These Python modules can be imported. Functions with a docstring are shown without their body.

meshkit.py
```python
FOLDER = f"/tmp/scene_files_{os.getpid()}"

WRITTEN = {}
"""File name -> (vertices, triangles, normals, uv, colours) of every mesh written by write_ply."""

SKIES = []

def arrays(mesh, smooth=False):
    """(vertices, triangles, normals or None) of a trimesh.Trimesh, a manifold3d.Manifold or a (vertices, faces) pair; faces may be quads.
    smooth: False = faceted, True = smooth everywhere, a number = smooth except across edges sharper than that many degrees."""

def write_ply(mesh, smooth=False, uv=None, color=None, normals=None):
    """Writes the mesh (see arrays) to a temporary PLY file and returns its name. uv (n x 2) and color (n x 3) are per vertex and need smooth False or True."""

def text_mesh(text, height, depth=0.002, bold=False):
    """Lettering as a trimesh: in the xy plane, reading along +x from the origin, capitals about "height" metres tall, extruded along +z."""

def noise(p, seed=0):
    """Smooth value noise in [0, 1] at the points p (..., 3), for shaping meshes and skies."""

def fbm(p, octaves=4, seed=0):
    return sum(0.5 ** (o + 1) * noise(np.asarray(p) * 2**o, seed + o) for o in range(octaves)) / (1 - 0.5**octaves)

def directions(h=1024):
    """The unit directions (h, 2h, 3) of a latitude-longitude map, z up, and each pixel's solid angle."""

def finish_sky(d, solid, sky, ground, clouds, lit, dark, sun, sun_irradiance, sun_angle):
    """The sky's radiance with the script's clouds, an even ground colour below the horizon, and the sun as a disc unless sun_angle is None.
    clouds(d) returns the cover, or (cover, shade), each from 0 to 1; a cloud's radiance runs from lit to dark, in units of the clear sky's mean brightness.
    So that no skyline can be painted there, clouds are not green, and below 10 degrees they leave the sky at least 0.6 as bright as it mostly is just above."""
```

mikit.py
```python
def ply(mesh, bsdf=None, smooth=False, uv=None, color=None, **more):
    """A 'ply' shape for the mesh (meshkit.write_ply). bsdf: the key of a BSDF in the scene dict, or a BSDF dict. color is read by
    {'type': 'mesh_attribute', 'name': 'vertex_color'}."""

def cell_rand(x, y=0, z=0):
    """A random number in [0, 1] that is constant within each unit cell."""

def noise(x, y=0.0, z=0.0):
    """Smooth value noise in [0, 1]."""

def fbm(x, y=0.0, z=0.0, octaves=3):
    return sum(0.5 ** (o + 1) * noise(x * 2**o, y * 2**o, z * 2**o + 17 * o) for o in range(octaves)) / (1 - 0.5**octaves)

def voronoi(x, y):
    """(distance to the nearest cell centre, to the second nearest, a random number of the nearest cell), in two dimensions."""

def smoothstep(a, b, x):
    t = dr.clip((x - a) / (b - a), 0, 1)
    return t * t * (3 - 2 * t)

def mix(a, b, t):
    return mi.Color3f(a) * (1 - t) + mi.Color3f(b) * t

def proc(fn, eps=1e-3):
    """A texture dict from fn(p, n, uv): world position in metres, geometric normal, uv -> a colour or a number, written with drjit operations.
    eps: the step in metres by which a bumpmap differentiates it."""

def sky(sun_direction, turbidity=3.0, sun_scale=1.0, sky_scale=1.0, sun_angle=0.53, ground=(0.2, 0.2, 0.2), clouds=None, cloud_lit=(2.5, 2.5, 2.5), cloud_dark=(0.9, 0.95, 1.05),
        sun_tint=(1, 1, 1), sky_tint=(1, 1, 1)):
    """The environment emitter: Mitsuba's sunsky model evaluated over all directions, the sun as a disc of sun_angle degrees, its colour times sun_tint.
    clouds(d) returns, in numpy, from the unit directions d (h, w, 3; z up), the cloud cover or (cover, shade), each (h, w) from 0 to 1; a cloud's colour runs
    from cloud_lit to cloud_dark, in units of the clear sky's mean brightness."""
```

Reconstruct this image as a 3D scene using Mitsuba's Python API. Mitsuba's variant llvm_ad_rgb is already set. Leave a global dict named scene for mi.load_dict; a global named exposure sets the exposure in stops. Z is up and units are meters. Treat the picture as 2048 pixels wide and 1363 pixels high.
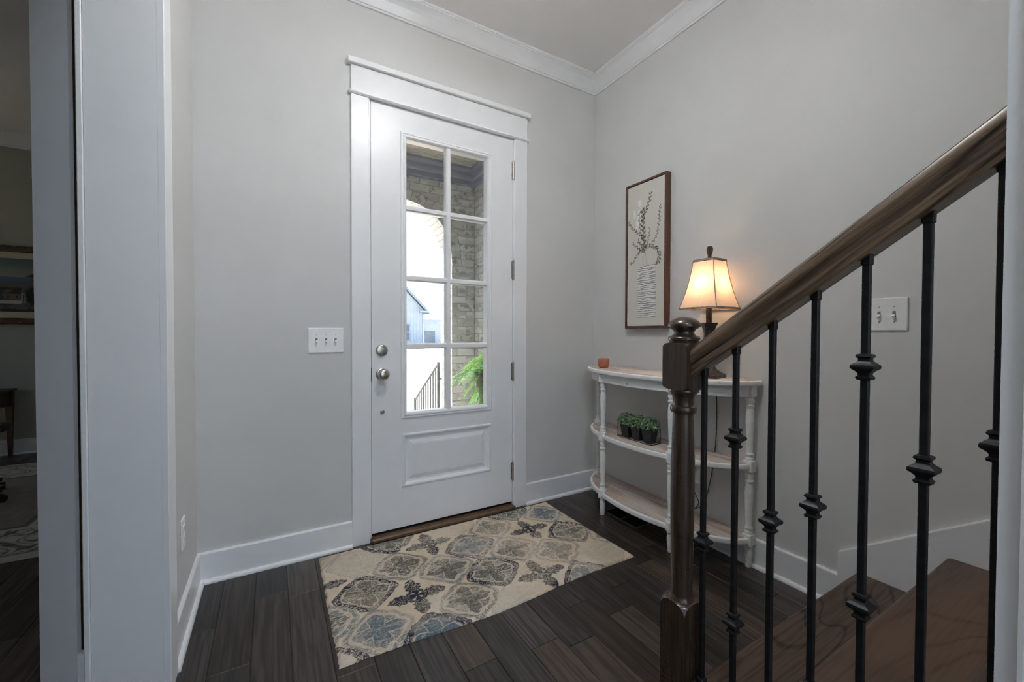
import math
import random
import numpy as np
import trimesh
import manifold3d
import drjit as dr
import mitsuba as mi
import mikit
import meshkit
from shapely.geometry import Polygon, box as sbox

rng = random.Random(7)
T = mi.ScalarTransform4f
scene, labels = {}, {}

# ------------------------------------------------------------------ camera
CAM, YAW, PITCH, ROLL, FPX = np.array([-2.0966, -2.3651, 1.1657]), .5285, -.0173, .0029, 820.6
_f = np.array([math.cos(PITCH) * math.sin(YAW), math.cos(PITCH) * math.cos(YAW), math.sin(PITCH)])
_r = np.array([math.cos(YAW), -math.sin(YAW), 0.0])
_u = np.cross(_r, _f)
_u = -_r * math.sin(ROLL) + _u * math.cos(ROLL)
scene['camera'] = {'type': 'perspective', 'fov_axis': 'x', 'fov': math.degrees(2 * math.atan(1024 / FPX)), 'near_clip': 0.02, 'far_clip': 500.0,
                   'to_world': T().look_at(origin=CAM.tolist(), target=(CAM + _f).tolist(), up=_u.tolist())}

# ------------------------------------------------------------------ light of the place
SKY_SCALE, SUN_SCALE = 10.5, 13.0
FOYER_LAMP = (35.5, 35.5, 35.2)
HALL_FILL = (33.0, 40.0, 48.5)  # added cool fill behind the camera, standing in for daylight
BULB = (52.0, 34.0, 19.0)
exposure = 0.10


def clouds(d):
    n = meshkit.fbm(d * np.array([2.2, 2.2, 5.0]) + 3.0, octaves=4, seed=5)
    cover = np.clip(0.55 + 1.2 * (n - 0.42), 0, 0.92)
    return cover, 0.25 * n


scene['sky'] = mikit.sky((-0.20, 0.70, 0.70), turbidity=3.5, sun_scale=SUN_SCALE, sky_scale=SKY_SCALE, ground=(0.35, 0.34, 0.32), clouds=clouds,
                         cloud_lit=(1.72, 1.93, 2.15), cloud_dark=(1.05, 1.25, 1.48), sky_tint=(.80, 1.0, 1.2), sun_tint=(.95, 1.0, 1.05))

# ------------------------------------------------------------------ materials
noise, fbm, vor, cr, ss, mix = mikit.noise, mikit.fbm, mikit.voronoi, mikit.cell_rand, mikit.smoothstep, mikit.mix


def pr(col, rough=0.5, metal=0.0, spec=0.5, **k):
    c = col if isinstance(col, dict) else {'type': 'rgb', 'value': list(col)}
    return {'type': 'twosided', 'bsdf': {'type': 'principled', 'base_color': c, 'roughness': rough, 'metallic': metal, 'specular': spec, **k}}


def mat(name, d):
    scene['mat_' + name] = d
    return 'mat_' + name


def mottled(a, b, s, oct=3):
    return mikit.proc(lambda p, n, uv: mix(a, b, ss(.3, .7, fbm(p.x * s, p.y * s, p.z * s, oct))))


PAINT = mat('wall_paint', pr(mottled((.582, .579, .570), (.602, .599, .590), 3.0), .55, spec=.35))
STUDY_PAINT = mat('study_paint', pr(mottled((.33, .345, .305), (.35, .365, .325), 3.0), .6, spec=.3))
WHITE = mat('trim_white', pr(mottled((.755, .76, .77), (.775, .78, .79), 4.0), .32, spec=.5))
CEIL = mat('ceiling_paint', pr(mottled((.80, .785, .765), (.82, .805, .785), 2.0), .75, spec=.2))
SLOT_SHADE = mat('slot_shade', pr(mikit.proc(lambda p, n, uv: mix((.26, .19, .12), (.34, .25, .16), fbm(p.x * 80, p.y * 80, p.z * 4, 2))), .7))  # grained brown for the lining added to darken the pocket slot
RUBBER_AND_GAP_SHADE = mat('rubber_and_gap_shade', pr((.012, .011, .010), .8, spec=.1))  # rubber seals; also painted in as shade in the vent opening and outlet slots


def floor_wood(p, n, uv):
    off = uv.x * 37.0
    long_ = p.y * 2.2 + off
    warp = fbm(p.x * 7 + off, p.y * 1.6 + off, 0.0, 3)
    ring = dr.abs(dr.sin((p.x * 26 + warp * 7.0 + off * 3) * 3.1416))
    g = fbm(p.x * 120 + off, p.y * 5.0, off, 3)
    tone = .55 + 1.05 * uv.y
    base = mix((.022, .018, .0158), (.047, .0385, .0325), ss(.25, .75, g))
    base = base * (.90 + .16 * ring)
    warm = mix((.94, .98, 1.04), (1.14, .98, .86), uv.x)
    return base * warm * tone * .97


def floor_bump(p, n, uv):
    return fbm(p.x * 90 + uv.x * 30, p.y * 6.0, uv.x * 9, 2) + .8 * noise(p.x * 9 + uv.x * 20, p.y * 5)


FLOORWOOD = mat('floor_wood', {'type': 'twosided', 'bsdf': {'type': 'bumpmap', 'arbitrary': mikit.proc(floor_bump, 2e-3), 'scale': .0009,
                'bsdf': {'type': 'principled', 'base_color': mikit.proc(floor_wood), 'roughness': .33, 'specular': .45}}})


def oak(axis, dark, light, seed, cathedral=1.0, fine=1.0):
    def fn(p, n, uv):
        q = [p.x, p.y, p.z]
        l = q[axis]
        a, b = q[(axis + 1) % 3], q[(axis + 2) % 3]
        w = fbm(a * 6 + seed, b * 6 + l * 1.6, l * 1.1 + uv.x * 9 + seed, 3)
        ring = dr.abs(dr.sin((a * 9 + b * 11 + w * 7.0 * cathedral + uv.x * 5) * 6.0))
        pores = fbm(a * 260 * fine, b * 260 * fine, l * 9, 2)
        t = .55 * ss(.0, .55, ring) + .45 * ss(.35, .62, pores)
        return mix(dark, light, t)
    return fn


def flatsawn(p, n, uv):
    off = uv.x * 23.0
    w = fbm(p.y * 4.5 + off, p.x * 1.5 + off, p.z * 3.0, 3)
    ring = dr.abs(dr.sin((p.y * 13 + w * 8.0 + p.z * 9) * 3.1416))
    pores = fbm(p.y * 210, p.x * 9, off, 2)
    t = ss(.0, .5, ring) * .6 + .4 * ss(.3, .65, pores)
    c = mix((.008, .0055, .0045), (.066, .042, .029), t)
    return mix(c, (.12, .064, .034), .5 * ss(.5, .75, fbm(p.y * 3 + off, p.x * 1.2, 2.0, 2)))


TREADWOOD = mat('tread_oak', pr(mikit.proc(flatsawn), .36, spec=.4))
def railgrain(p, n, uv):
    l, h = p.y * .814 - p.z * .581, p.y * .581 + p.z * .814
    w = fbm(p.x * 9, h * 9, l * 1.3, 3)
    ring = dr.abs(dr.sin((h * 34 + p.x * 22 + w * 4.5) * 3.1416))
    pores = fbm(p.x * 240, h * 240, l * 10, 2)
    t = .55 * ss(.0, .6, ring) + .45 * ss(.32, .64, pores)
    return mix((.022, .0135, .0085), (.150, .098, .060), t)


RAILWOOD = mat('rail_oak', pr(mikit.proc(railgrain), .27, spec=.5, clearcoat=.35, clearcoat_gloss=.85))
NEWELWOOD = mat('newel_oak', pr(mikit.proc(oak(2, (.011, .0065, .004), (.048, .029, .018), 5.1, .5, .8)), .24, spec=.5, clearcoat=.5, clearcoat_gloss=.9))
SILLWOOD = mat('sill_wood', pr(mikit.proc(oak(0, (.035, .018, .010), (.13, .075, .042), 8.0, .4)), .4))
IRON = mat('black_iron', pr(mottled((.0045, .0048, .0055), (.0075, .008, .009), 60.0, 2), .42, spec=.35))
NICKEL = mat('brushed_nickel', pr(mottled((.50, .47, .43), (.60, .57, .53), 90.0, 2), .27, 1.0))
HINGE = mat('hinge_metal', pr(mottled((.36, .34, .31), (.46, .44, .40), 90.0, 2), .33, 1.0))
GLASS = mat('pane_glass', {'type': 'thindielectric', 'int_ior': 1.5})
PLASTIC = mat('switch_plastic', pr(mottled((.82, .82, .82), (.84, .84, .84), 20.0, 2), .28))


def chalk(p, n, uv):
    wear = fbm(p.x * 55, p.y * 55, p.z * 40, 3)
    c = mix((.72, .72, .71), (.79, .785, .775), ss(.3, .7, fbm(p.x * 18, p.y * 18, p.z * 60, 2)))
    c = mix(c, (.52, .49, .46), .45 * ss(.70, .78, wear))
    return mix(c, (.13, .11, .095), ss(.80, .825, wear))


CHALK = mat('chalk_white', pr(mikit.proc(chalk), .6, spec=.3))


def washed(p, n, uv):
    g = fbm(p.x * 85, p.y * 5.5, 1.0, 3)
    s = fbm(p.x * 14, p.y * 3, 4.0, 3)
    c = mix((.36, .27, .22), (.52, .43, .37), ss(.3, .7, g))
    return mix(c, (.62, .57, .53), .6 * ss(.45, .75, s))


WASHED = mat('washed_wood', pr(mikit.proc(washed), .62, spec=.25))
TERRA = mat('terracotta', pr(mottled((.40, .145, .075), (.47, .18, .095), 40.0), .6, spec=.3))
BRONZE = mat('dark_bronze', pr(mikit.proc(lambda p, n, uv: mix((.030, .021, .017), (.075, .050, .036), ss(.45, .75, fbm(p.x * 70, p.y * 70, p.z * 30, 3)))), .38, spec=.5))
BLACKWIRE = mat('black_wire', pr((.016, .014, .013), .45))
BLACKPOT = mat('black_pot', pr(mottled((.012, .012, .013), (.020, .020, .021), 60.0, 2), .5))
CORD = mat('cord_black', pr((.012, .012, .012), .5))
WALNUT = mat('walnut', pr(mikit.proc(oak(2, (.035, .014, .008), (.095, .040, .021), 2.2, .3)), .42))
VCOL = mat('printed', pr({'type': 'mesh_attribute', 'name': 'vertex_color'}, .85, spec=.12))
VPAINT = mat('canvas_print', pr({'type': 'mesh_attribute', 'name': 'vertex_color'}, .6, spec=.25))
SHADE = mat('shade_fabric', {'type': 'principledthin', 'base_color': mikit.proc(lambda p, n, uv: mix((.80, .65, .53), (.88, .75, .63), fbm(p.x * 260 + p.y * 260, 2.0, p.z * 9, 2))), 'roughness': .85, 'diff_trans': 0.95, 'spec_trans': 0.0, 'eta': 1.2})
TAPE = mat('shade_tape', pr(mottled((.33, .26, .22), (.40, .32, .27), 120.0, 2), .8, spec=.1))
TAPEDARK = mat('shade_edge', pr((.055, .040, .032), .8, spec=.1))
VENTWOOD = mat('vent_frame', pr(mottled((.075, .060, .050), (.095, .078, .066), 30.0), .45))


def leaf(c, t):
    return {'type': 'principledthin', 'base_color': c if isinstance(c, dict) else {'type': 'rgb', 'value': list(c)}, 'roughness': .5, 'diff_trans': t, 'spec_trans': 0.0}


SPRIG = mat('small_leaf', leaf(mikit.proc(lambda p, n, uv: mix(mix((.09, .175, .09), (.25, .37, .19), uv.x), (.40, .50, .32), ss(.80, .95, uv.y))), .5))
FERN = mat('fern_leaf', leaf(mikit.proc(lambda p, n, uv: mix((.030, .125, .065), (.24, .45, .15), uv.x)), 1.0))


def brickmat(p, n, uv):
    blot = fbm(p.x * 26 + uv.x * 40, p.y * 26, p.z * 26, 3)
    smear = fbm(p.x * 9 + uv.y * 30, p.y * 9, p.z * 16, 3)
    c = mix((.49, .495, .49), (.66, .67, .67), uv.x)
    c = mix(c, (.76, .775, .785), .7 * ss(.45, .7, smear))
    return mix(c, (.17, .165, .16), .75 * ss(.50, .74, blot) * ss(.1, .9, uv.y))


BRICK = mat('brick', pr(mikit.proc(brickmat), .85, spec=.15))
MORTAR = mat('mortar', pr(mottled((.43, .44, .44), (.53, .54, .54), 30.0), .9, spec=.1))
PORCHWOOD = mat('porch_wood', pr(mikit.proc(oak(0, (.30, .285, .26), (.50, .475, .44), 4.0, .35)), .6, spec=.3))
PORCHTRIM = mat('porch_trim', pr(mottled((.19, .215, .29), (.22, .245, .32), 10.0), .55))
RAIL_HAZE = mat('outdoor_rail_haze', pr(mottled((.060, .075, .075), (.080, .098, .098), 40.0, 2), .5))  # black iron lightened to grey-green for the veiling glare outdoors
PLANTER = mat('planter', pr(mottled((.03, .032, .03), (.05, .052, .05), 20.0), .6))
CONCRETE = mat('concrete', pr(mottled((.58, .58, .57), (.66, .66, .65), 3.0), .9, spec=.1))
GRAVEL = mat('pale_gravel', pr(mikit.proc(lambda p, n, uv: mix((.56, .54, .50), (.70, .68, .64), fbm(p.x * .8, p.y * .35, 0.0, 4))), .95, spec=.05))
SIDING = mat('pale_siding', pr(mottled((.36, .415, .455), (.39, .445, .485), 2.0), .7))
SHINGLE = mat('roof_grey', pr(mottled((.16, .20, .24), (.19, .23, .27), 6.0), .85))
HOUSEWHITE = mat('house_trim', pr((.34, .40, .46), .6))
HOUSEGLASS = mat('house_glass', pr((.10, .13, .16), .15))
DESKWOOD = mat('dark_desk', pr(mikit.proc(oak(0, (.018, .010, .007), (.050, .028, .018), 6.0, .4)), .35))
CHAIRBLACK = mat('chair_black', pr((.012, .012, .013), .28))
GILT = mat('gilt_wood', pr(mikit.proc(lambda p, n, uv: mix((.045, .026, .014), (.16, .095, .04), ss(.5, .8, fbm(p.x * 30, p.y * 30, p.z * 160, 2)))), .4))
LINER = mat('cream_liner', pr((.46, .42, .30), .7))
LAMPGLASS = mat('opal', pr((.8, .8, .78), .4))


# ------------------------------------------------------------------ mesh helpers
def cat(ms):
    return trimesh.util.concatenate([m for m in ms])


def bx(x0, x1, y0, y1, z0, z1):
    m = trimesh.creation.box((abs(x1 - x0), abs(y1 - y0), abs(z1 - z0)))
    m.apply_translation(((x0 + x1) / 2, (y0 + y1) / 2, (z0 + z1) / 2))
    return m


def cb(x0, x1, y0, y1, z0, z1, b=.002):
    """box with chamfered edges"""
    x0, x1, y0, y1, z0, z1 = min(x0, x1), max(x0, x1), min(y0, y1), max(y0, y1), min(z0, z1), max(z0, z1)
    b = min(b, .45 * min(x1 - x0, y1 - y0, z1 - z0))
    pts = []
    for X, sx in ((x0, 1), (x1, -1)):
        for Y, sy in ((y0, 1), (y1, -1)):
            for Z, sz in ((z0, 1), (z1, -1)):
                pts += [(X, Y + sy * b, Z + sz * b), (X + sx * b, Y, Z + sz * b), (X + sx * b, Y + sy * b, Z)]
    return trimesh.convex.convex_hull(np.array(pts))


def tm(man):
    m = man.to_mesh()
    return trimesh.Trimesh(m.vert_properties[:, :3], m.tri_verts, process=False)


def lathe(prof, at=(0, 0, 0), n=40):
    m = trimesh.creation.revolve(np.array(prof, float), sections=n)
    m.apply_translation(at)
    return m


def prism(poly, axis, a0, a1):
    """closed polygon (list of 2-D points) extruded along an axis: x: (y,z), y: (x,z), z: (x,y)"""
    m = trimesh.creation.extrude_polygon(Polygon(poly), 1.0, engine='earcut')
    v = m.vertices.copy()
    s = a0 + v[:, 2] * (a1 - a0)
    if axis == 'x':
        w = np.stack([s, v[:, 0], v[:, 1]], 1)
    elif axis == 'y':
        w = np.stack([v[:, 0], s, v[:, 1]], 1)
    else:
        w = np.stack([v[:, 0], v[:, 1], s], 1)
    m = trimesh.Trimesh(w, m.faces, process=False)
    if m.volume < 0:
        m.invert()
    return m


def tube(path, r, n=8, closed=False):
    p = np.array(path, float)
    t = np.gradient(p, axis=0) if not closed else np.roll(p, -1, 0) - np.roll(p, 1, 0)
    t /= np.linalg.norm(t, axis=1, keepdims=True) + 1e-12
    up = np.array([0, 0, 1.0])
    A, B = [], []
    prev = None
    for k in range(len(p)):
        a = np.cross(t[k], up if abs(t[k][2]) < .95 else np.array([1.0, 0, 0])) if prev is None else prev - t[k] * (prev @ t[k])
        a /= np.linalg.norm(a) + 1e-12
        prev = a
        A.append(a), B.append(np.cross(t[k], a))
    A, B = np.array(A), np.array(B)
    an = np.arange(n) * 2 * np.pi / n
    rr = np.broadcast_to(np.asarray(r, float), (len(p),))
    v = (p[:, None] + rr[:, None, None] * (np.cos(an)[None, :, None] * A[:, None] + np.sin(an)[None, :, None] * B[:, None])).reshape(-1, 3)
    f = []
    m = len(p)
    for i in range(m if closed else m - 1):
        for j in range(n):
            a, b = i * n + j, i * n + (j + 1) % n
            c, d = ((i + 1) % m) * n + (j + 1) % n, ((i + 1) % m) * n + j
            f += [(a, b, c), (a, c, d)]
    if not closed:
        for j in range(1, n - 1):
            f += [(0, j + 1, j), ((m - 1) * n, (m - 1) * n + j, (m - 1) * n + j + 1)]
    mm = trimesh.Trimesh(v, f, process=False)
    if mm.volume < 0:
        mm.invert()
    return mm


def smooth_path(pts, n=30):
    p = np.array(pts, float)
    from scipy.interpolate import CubicSpline
    s = np.concatenate([[0], np.cumsum(np.linalg.norm(np.diff(p, axis=0), axis=1))])
    return CubicSpline(s, p)(np.linspace(0, s[-1], n))


def ring_profile(x0, x1, z0, z1, prof, plane='y', fill=True):
    """a moulding run round a rectangle in the plane y = 0 (facing -y), mitred: prof = [(inset, height)]; the last loop is filled"""
    v, f = [], []
    for d, h in prof:
        v += [(x0 + d, -h, z0 + d), (x1 - d, -h, z0 + d), (x1 - d, -h, z1 - d), (x0 + d, -h, z1 - d)]
    for i in range(len(prof) - 1):
        for k in range(4):
            a, b = 4 * i + k, 4 * i + (k + 1) % 4
            f += [(a, b, b + 4), (a, b + 4, a + 4)]
    if fill:
        a = 4 * (len(prof) - 1)
        f += [(a, a + 1, a + 2), (a, a + 2, a + 3)]
    v = np.array(v, float)
    return trimesh.Trimesh(v, f, process=False)


def num(key):
    if key not in scene and not any(k.startswith(key + '__') for k in scene) and key not in labels:
        return key
    i = 1
    while True:
        k = f'{key}_{i:03d}'
        if k not in scene and k not in labels and not any(q.startswith(k + '__') for q in scene):
            return k
        i += 1


def put(key, mesh, m, smooth=False, uv=None, color=None, label=None, category=None, group=None, kind=None, **more):
    key = num(key)
    if uv is not None and not isinstance(uv, np.ndarray):
        v, f, _ = meshkit.arrays(mesh)
        uv = np.tile(np.array(uv, float), (len(v), 1))
        mesh = (v, f)
    scene[key] = mikit.ply(mesh, m, smooth=smooth, uv=uv, color=color, **more)
    tag(key, label, category, group, kind)
    return key


def tag(key, label=None, category=None, group=None, kind=None):
    e = {k: v for k, v in (('label', label), ('category', category), ('group', group), ('kind', kind)) if v}
    if e:
        labels[key] = e


def thing(key, label, category, group=None, kind=None):
    key = num(key)
    tag(key, label, category, group, kind)
    return key


def struct(key, mesh, m, label=None, **k):
    return put(key, mesh, m, label=label, kind='structure', **k)


# ------------------------------------------------------------------ room shell
H = 3.055
DX0, DX1 = -1.633, -.706      # door opening
fw = cat([bx(-2.47, DX0, 0, .15, 0, H), bx(DX1, .12, 0, .15, 0, H), bx(DX0, DX1, 0, .15, 2.458, H)])
struct('wall_front', fw, PAINT, 'warm grey painted wall around the white front door')
struct('wall_right', bx(0, .12, -5.6, 0, 0, H), PAINT, 'warm grey painted wall behind the console table and lamp')
struct('wall_left', cat([bx(-2.5845, -2.405, -.672, 0, 0, H), bx(-2.646, -2.5845, -.12, 0, 0, H), bx(-2.646, -2.630, -.56, -.12, 0, 2.46), bx(-2.646, -2.5845, -.56, -.12, 2.46, H), bx(-2.646, -2.47, 0, 3.56, 0, H), bx(-2.646, -2.405, -2.30, -.672, 2.46, H), bx(-2.646, -2.405, -2.72, -2.30, 0, H)]), PAINT,
       'warm grey wall left of the front door')
struct('wall_stair', bx(-1.117, -1.0, -5.6, -2.198, 0, H), PAINT, 'wall end at the right edge that carries the handrail')
struct('ceiling', cat([bx(-2.646, .12, -2.6, .15, H, H + .06), bx(-5.7, -2.646, -2.6, 3.56, H, H + .06), bx(-6.1, .12, -5.7, -2.6, H, H + .06)]), CEIL, 'plain pale ceiling above the foyer')
struct('roof', bx(-6.6, .9, -6.3, 2.3, H + .12, H + .4), CONCRETE)  # unseen slab added above the house to block the sun
# study
struct('wall_study_front', cat([bx(-5.7, -5.5, 3.41, 3.56, 0, H), bx(-5.05, -2.47, 3.41, 3.56, 0, H), bx(-5.5, -5.05, 3.41, 3.56, 0, .5), bx(-5.5, -5.05, 3.41, 3.56, 2.3, H)]), STUDY_PAINT, 'grey green end wall of the dim study')
win0, win1 = 1.7, 2.3
struct('wall_study_left', cat([bx(-5.7, -5.58, -2.6, win0, 0, H), bx(-5.7, -5.58, win1, 3.41, 0, H), bx(-5.7, -5.58, win0, win1, 0, .9), bx(-5.7, -5.58, win0, win1, 2.3, H)]), STUDY_PAINT)
struct('added_window_3', bx(-5.5, -5.05, 3.48, 3.485, .5, 2.3), GLASS)  # unseen window added to brighten the study ceiling
struct('window_1', bx(-5.645, -5.64, win0, win1, .9, 2.3), GLASS)
struct('wall_study_back', bx(-5.7, -2.646, -2.72, -2.60, 0, H), STUDY_PAINT)
# open room behind the camera; its window bank is the cool daylight on the jambs of the photograph
struct('wall_back', cat([bx(-6.1, -3.9, -5.7, -5.6, 0, H), bx(-1.25, .12, -5.7, -5.6, 0, H), bx(-3.9, -1.25, -5.7, -5.6, 0, .25), bx(-3.9, -1.25, -5.7, -5.6, 2.75, H), bx(-2.62, -2.52, -5.7, -5.6, .25, 2.75)]), PAINT)
struct('window_2', bx(-3.9, -1.25, -5.655, -5.65, .25, 2.75), GLASS)
struct('wall_back_left', cat([bx(-6.1, -6.0, -5.6, -5.3, 0, H), bx(-6.1, -6.0, -3.1, -2.72, 0, H), bx(-6.1, -6.0, -5.3, -3.1, 0, .35), bx(-6.1, -6.0, -5.3, -3.1, 2.7, H)]), PAINT)
struct('added_window_4', bx(-6.055, -6.05, -5.3, -3.1, .35, 2.7), GLASS)  # unseen window added to light the right wall end from the left

# floor: a base slab and single planks (5 inch boards laid towards the front door)
fl = put('floor', cat([bx(-6.1, .12, -5.7, -.001, -.10, -.004), bx(-5.7, -2.47, -.001, 3.41, -.10, -.004)]), FLOORWOOD, uv=(.3, .25), label='dark brown hand scraped hardwood floor', kind='structure')
PW = .1275


def plank(x0, x1, y0, y1):
    g = .0008
    z = rng.uniform(-.0003, .0003)
    v, f, _ = meshkit.arrays(cb(x0 + g, x1 - g, y0 + g, y1 - g, -.012, z, .0016))
    put('floor__plank', (v, f), FLOORWOOD, uv=(rng.random(), rng.random()))


def lay(xa, xb, ya, yb, phase, long_=(.45, 1.25), special=None):
    i0 = math.floor((xa - phase) / PW)
    i = i0
    while phase + i * PW < xb:
        x0, x1 = max(xa, phase + i * PW), min(xb, phase + (i + 1) * PW)
        if x1 - x0 > .006:
            cuts = (special or {}).get(i)
            if cuts is None:
                cuts, y = [], yb - rng.uniform(.1, 1.0)
                while y > ya + .12:
                    cuts.append(y)
                    y -= rng.uniform(*long_)
            e = [yb] + list(cuts) + [ya]
            for a, b in zip(e[:-1], e[1:]):
                plank(x0, x1, b, a)
        i += 1


PH = -1.533
lay(-2.405, 0, -2.45, -.0, PH, special={0: [-.35, -1.08], 1: [-.62, -1.5], 2: [-.30, -1.111, -1.9], -1: [-.7, -1.33]})
lay(-3.9, -2.405, -1.3, -.672, PH, (.8, 1.3))
lay(-4.6, -2.646, -.672, 3.41, PH, (.9, 1.6))

# baseboards with shoe moulding
BP = [(0, 0), (.029, 0), (.0285, .007), (.0255, .013), (.020, .017), (.014, .0185), (.014, .136), (.0115, .1405), (.008, .1425), (0, .1425)]


def base_front(key, x0, x1, lab=None):
    struct(key, prism([(-d, z) for d, z in BP], 'x', x0, x1), WHITE, lab)


base_front('baseboard_front_left', -2.405, -1.727, 'tall white baseboard left of the door')
base_front('baseboard_front_right', -.612, 0, 'tall white baseboard between the door and the console corner')
struct('baseboard_right', prism([(-d, z) for d, z in BP], 'y', -1.567, 0), WHITE, 'tall white baseboard under the console table')
struct('baseboard_left', prism([(-2.405 + d, z) for d, z in BP], 'y', -.59, 0), WHITE, 'tall white baseboard on the short left wall')
struct('baseboard_study', prism([(3.41 - d, z) for d, z in BP], 'x', -5.58, -2.646), WHITE)
# stair skirt on the right wall
sk = [(-1.567, 0), (-1.567, .2375), (-3.6, .2375 + 2.033 * .715), (-3.6, 0)]
struct('trim_stair_skirt', cat([prism(sk, 'x', -.015, -.001),
       prism([(-1.567, .2375), (-3.6, .2375 + 2.033 * .715), (-3.6, .2415 + 2.033 * .715), (-1.567, .2415)], 'x', -.0115, -.001)]), WHITE, 'white skirt board rising with the stairs on the wall')

# crown moulding
CP = [(0, 2.942), (.007, 2.942), (.009, 2.945), (.009, 2.953), (.014, 2.956), (.022, 2.972), (.034, 2.996), (.047, 3.016), (.060, 3.031), (.066, 3.034), (.066, 3.040), (.071, 3.043), (.072, H), (0, H)]
struct('trim_crown_front', prism([(-d, z) for d, z in CP], 'x', -2.405, 0), WHITE, 'white crown moulding above the front door')
struct('trim_crown_right', prism([(-d, z) for d, z in CP], 'y', -5.6, 0), WHITE, 'white crown moulding above the picture')
struct('trim_crown_left', prism([(-2.405 + d, z) for d, z in CP], 'y', -2.72, 0), WHITE)
struct('trim_crown_study', prism([(3.41 - d * 1.2, H - (H - z) * 1.25) for d, z in CP], 'x', -5.58, -2.646), WHITE)
# cased opening to the study: casing, jamb boards with a pocket slot
tl = 'trim_opening_left'
tag(tl, 'white cased jamb of the opening to the study', kind='structure')
put(tl + '__casing', cb(-2.405, -2.383, -.691, -.59, 0, 2.56, .003), WHITE)
put(tl + '__jamb_board', cb(-2.570, -2.387, -.6905, -.672, 0, 2.46, .002), WHITE)
put(tl + '__stop', cb(-2.5845, -2.5705, -.694, -.672, 0, 2.46, .002), WHITE)
put(tl + '__splayed_board', prism([(-2.607, -.664), (-2.602, -.650), (-2.625, -.62), (-2.70, -.592), (-2.703, -.608)], 'z', 0, 2.46), WHITE)  # splay added so this board turns from the light and renders darker
put(tl + '__slot_shade_liner', cat([bx(-2.630, -2.626, -.56, -.125, 0, 2.46), bx(-2.5885, -2.5845, -.668, -.125, 0, 2.46), bx(-2.630, -2.5845, -.125, -.12, 0, 2.46)]), SLOT_SHADE, label='brown lining added to keep the pocket slot dark')  # unseen lining added so less light bounces inside the slot
put(tl + '__slot_block', cb(-2.607, -2.5886, -.668, -.640, 0, .2, .001), WHITE)
put(tl + '__casing', cb(-2.700, -2.646, -.596, -.50, 0, 2.56, .003), WHITE)
put(tl + '__head_jamb', cb(-2.655, -2.395, -2.30, -.672, 2.44, 2.46, .003), WHITE)
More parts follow.
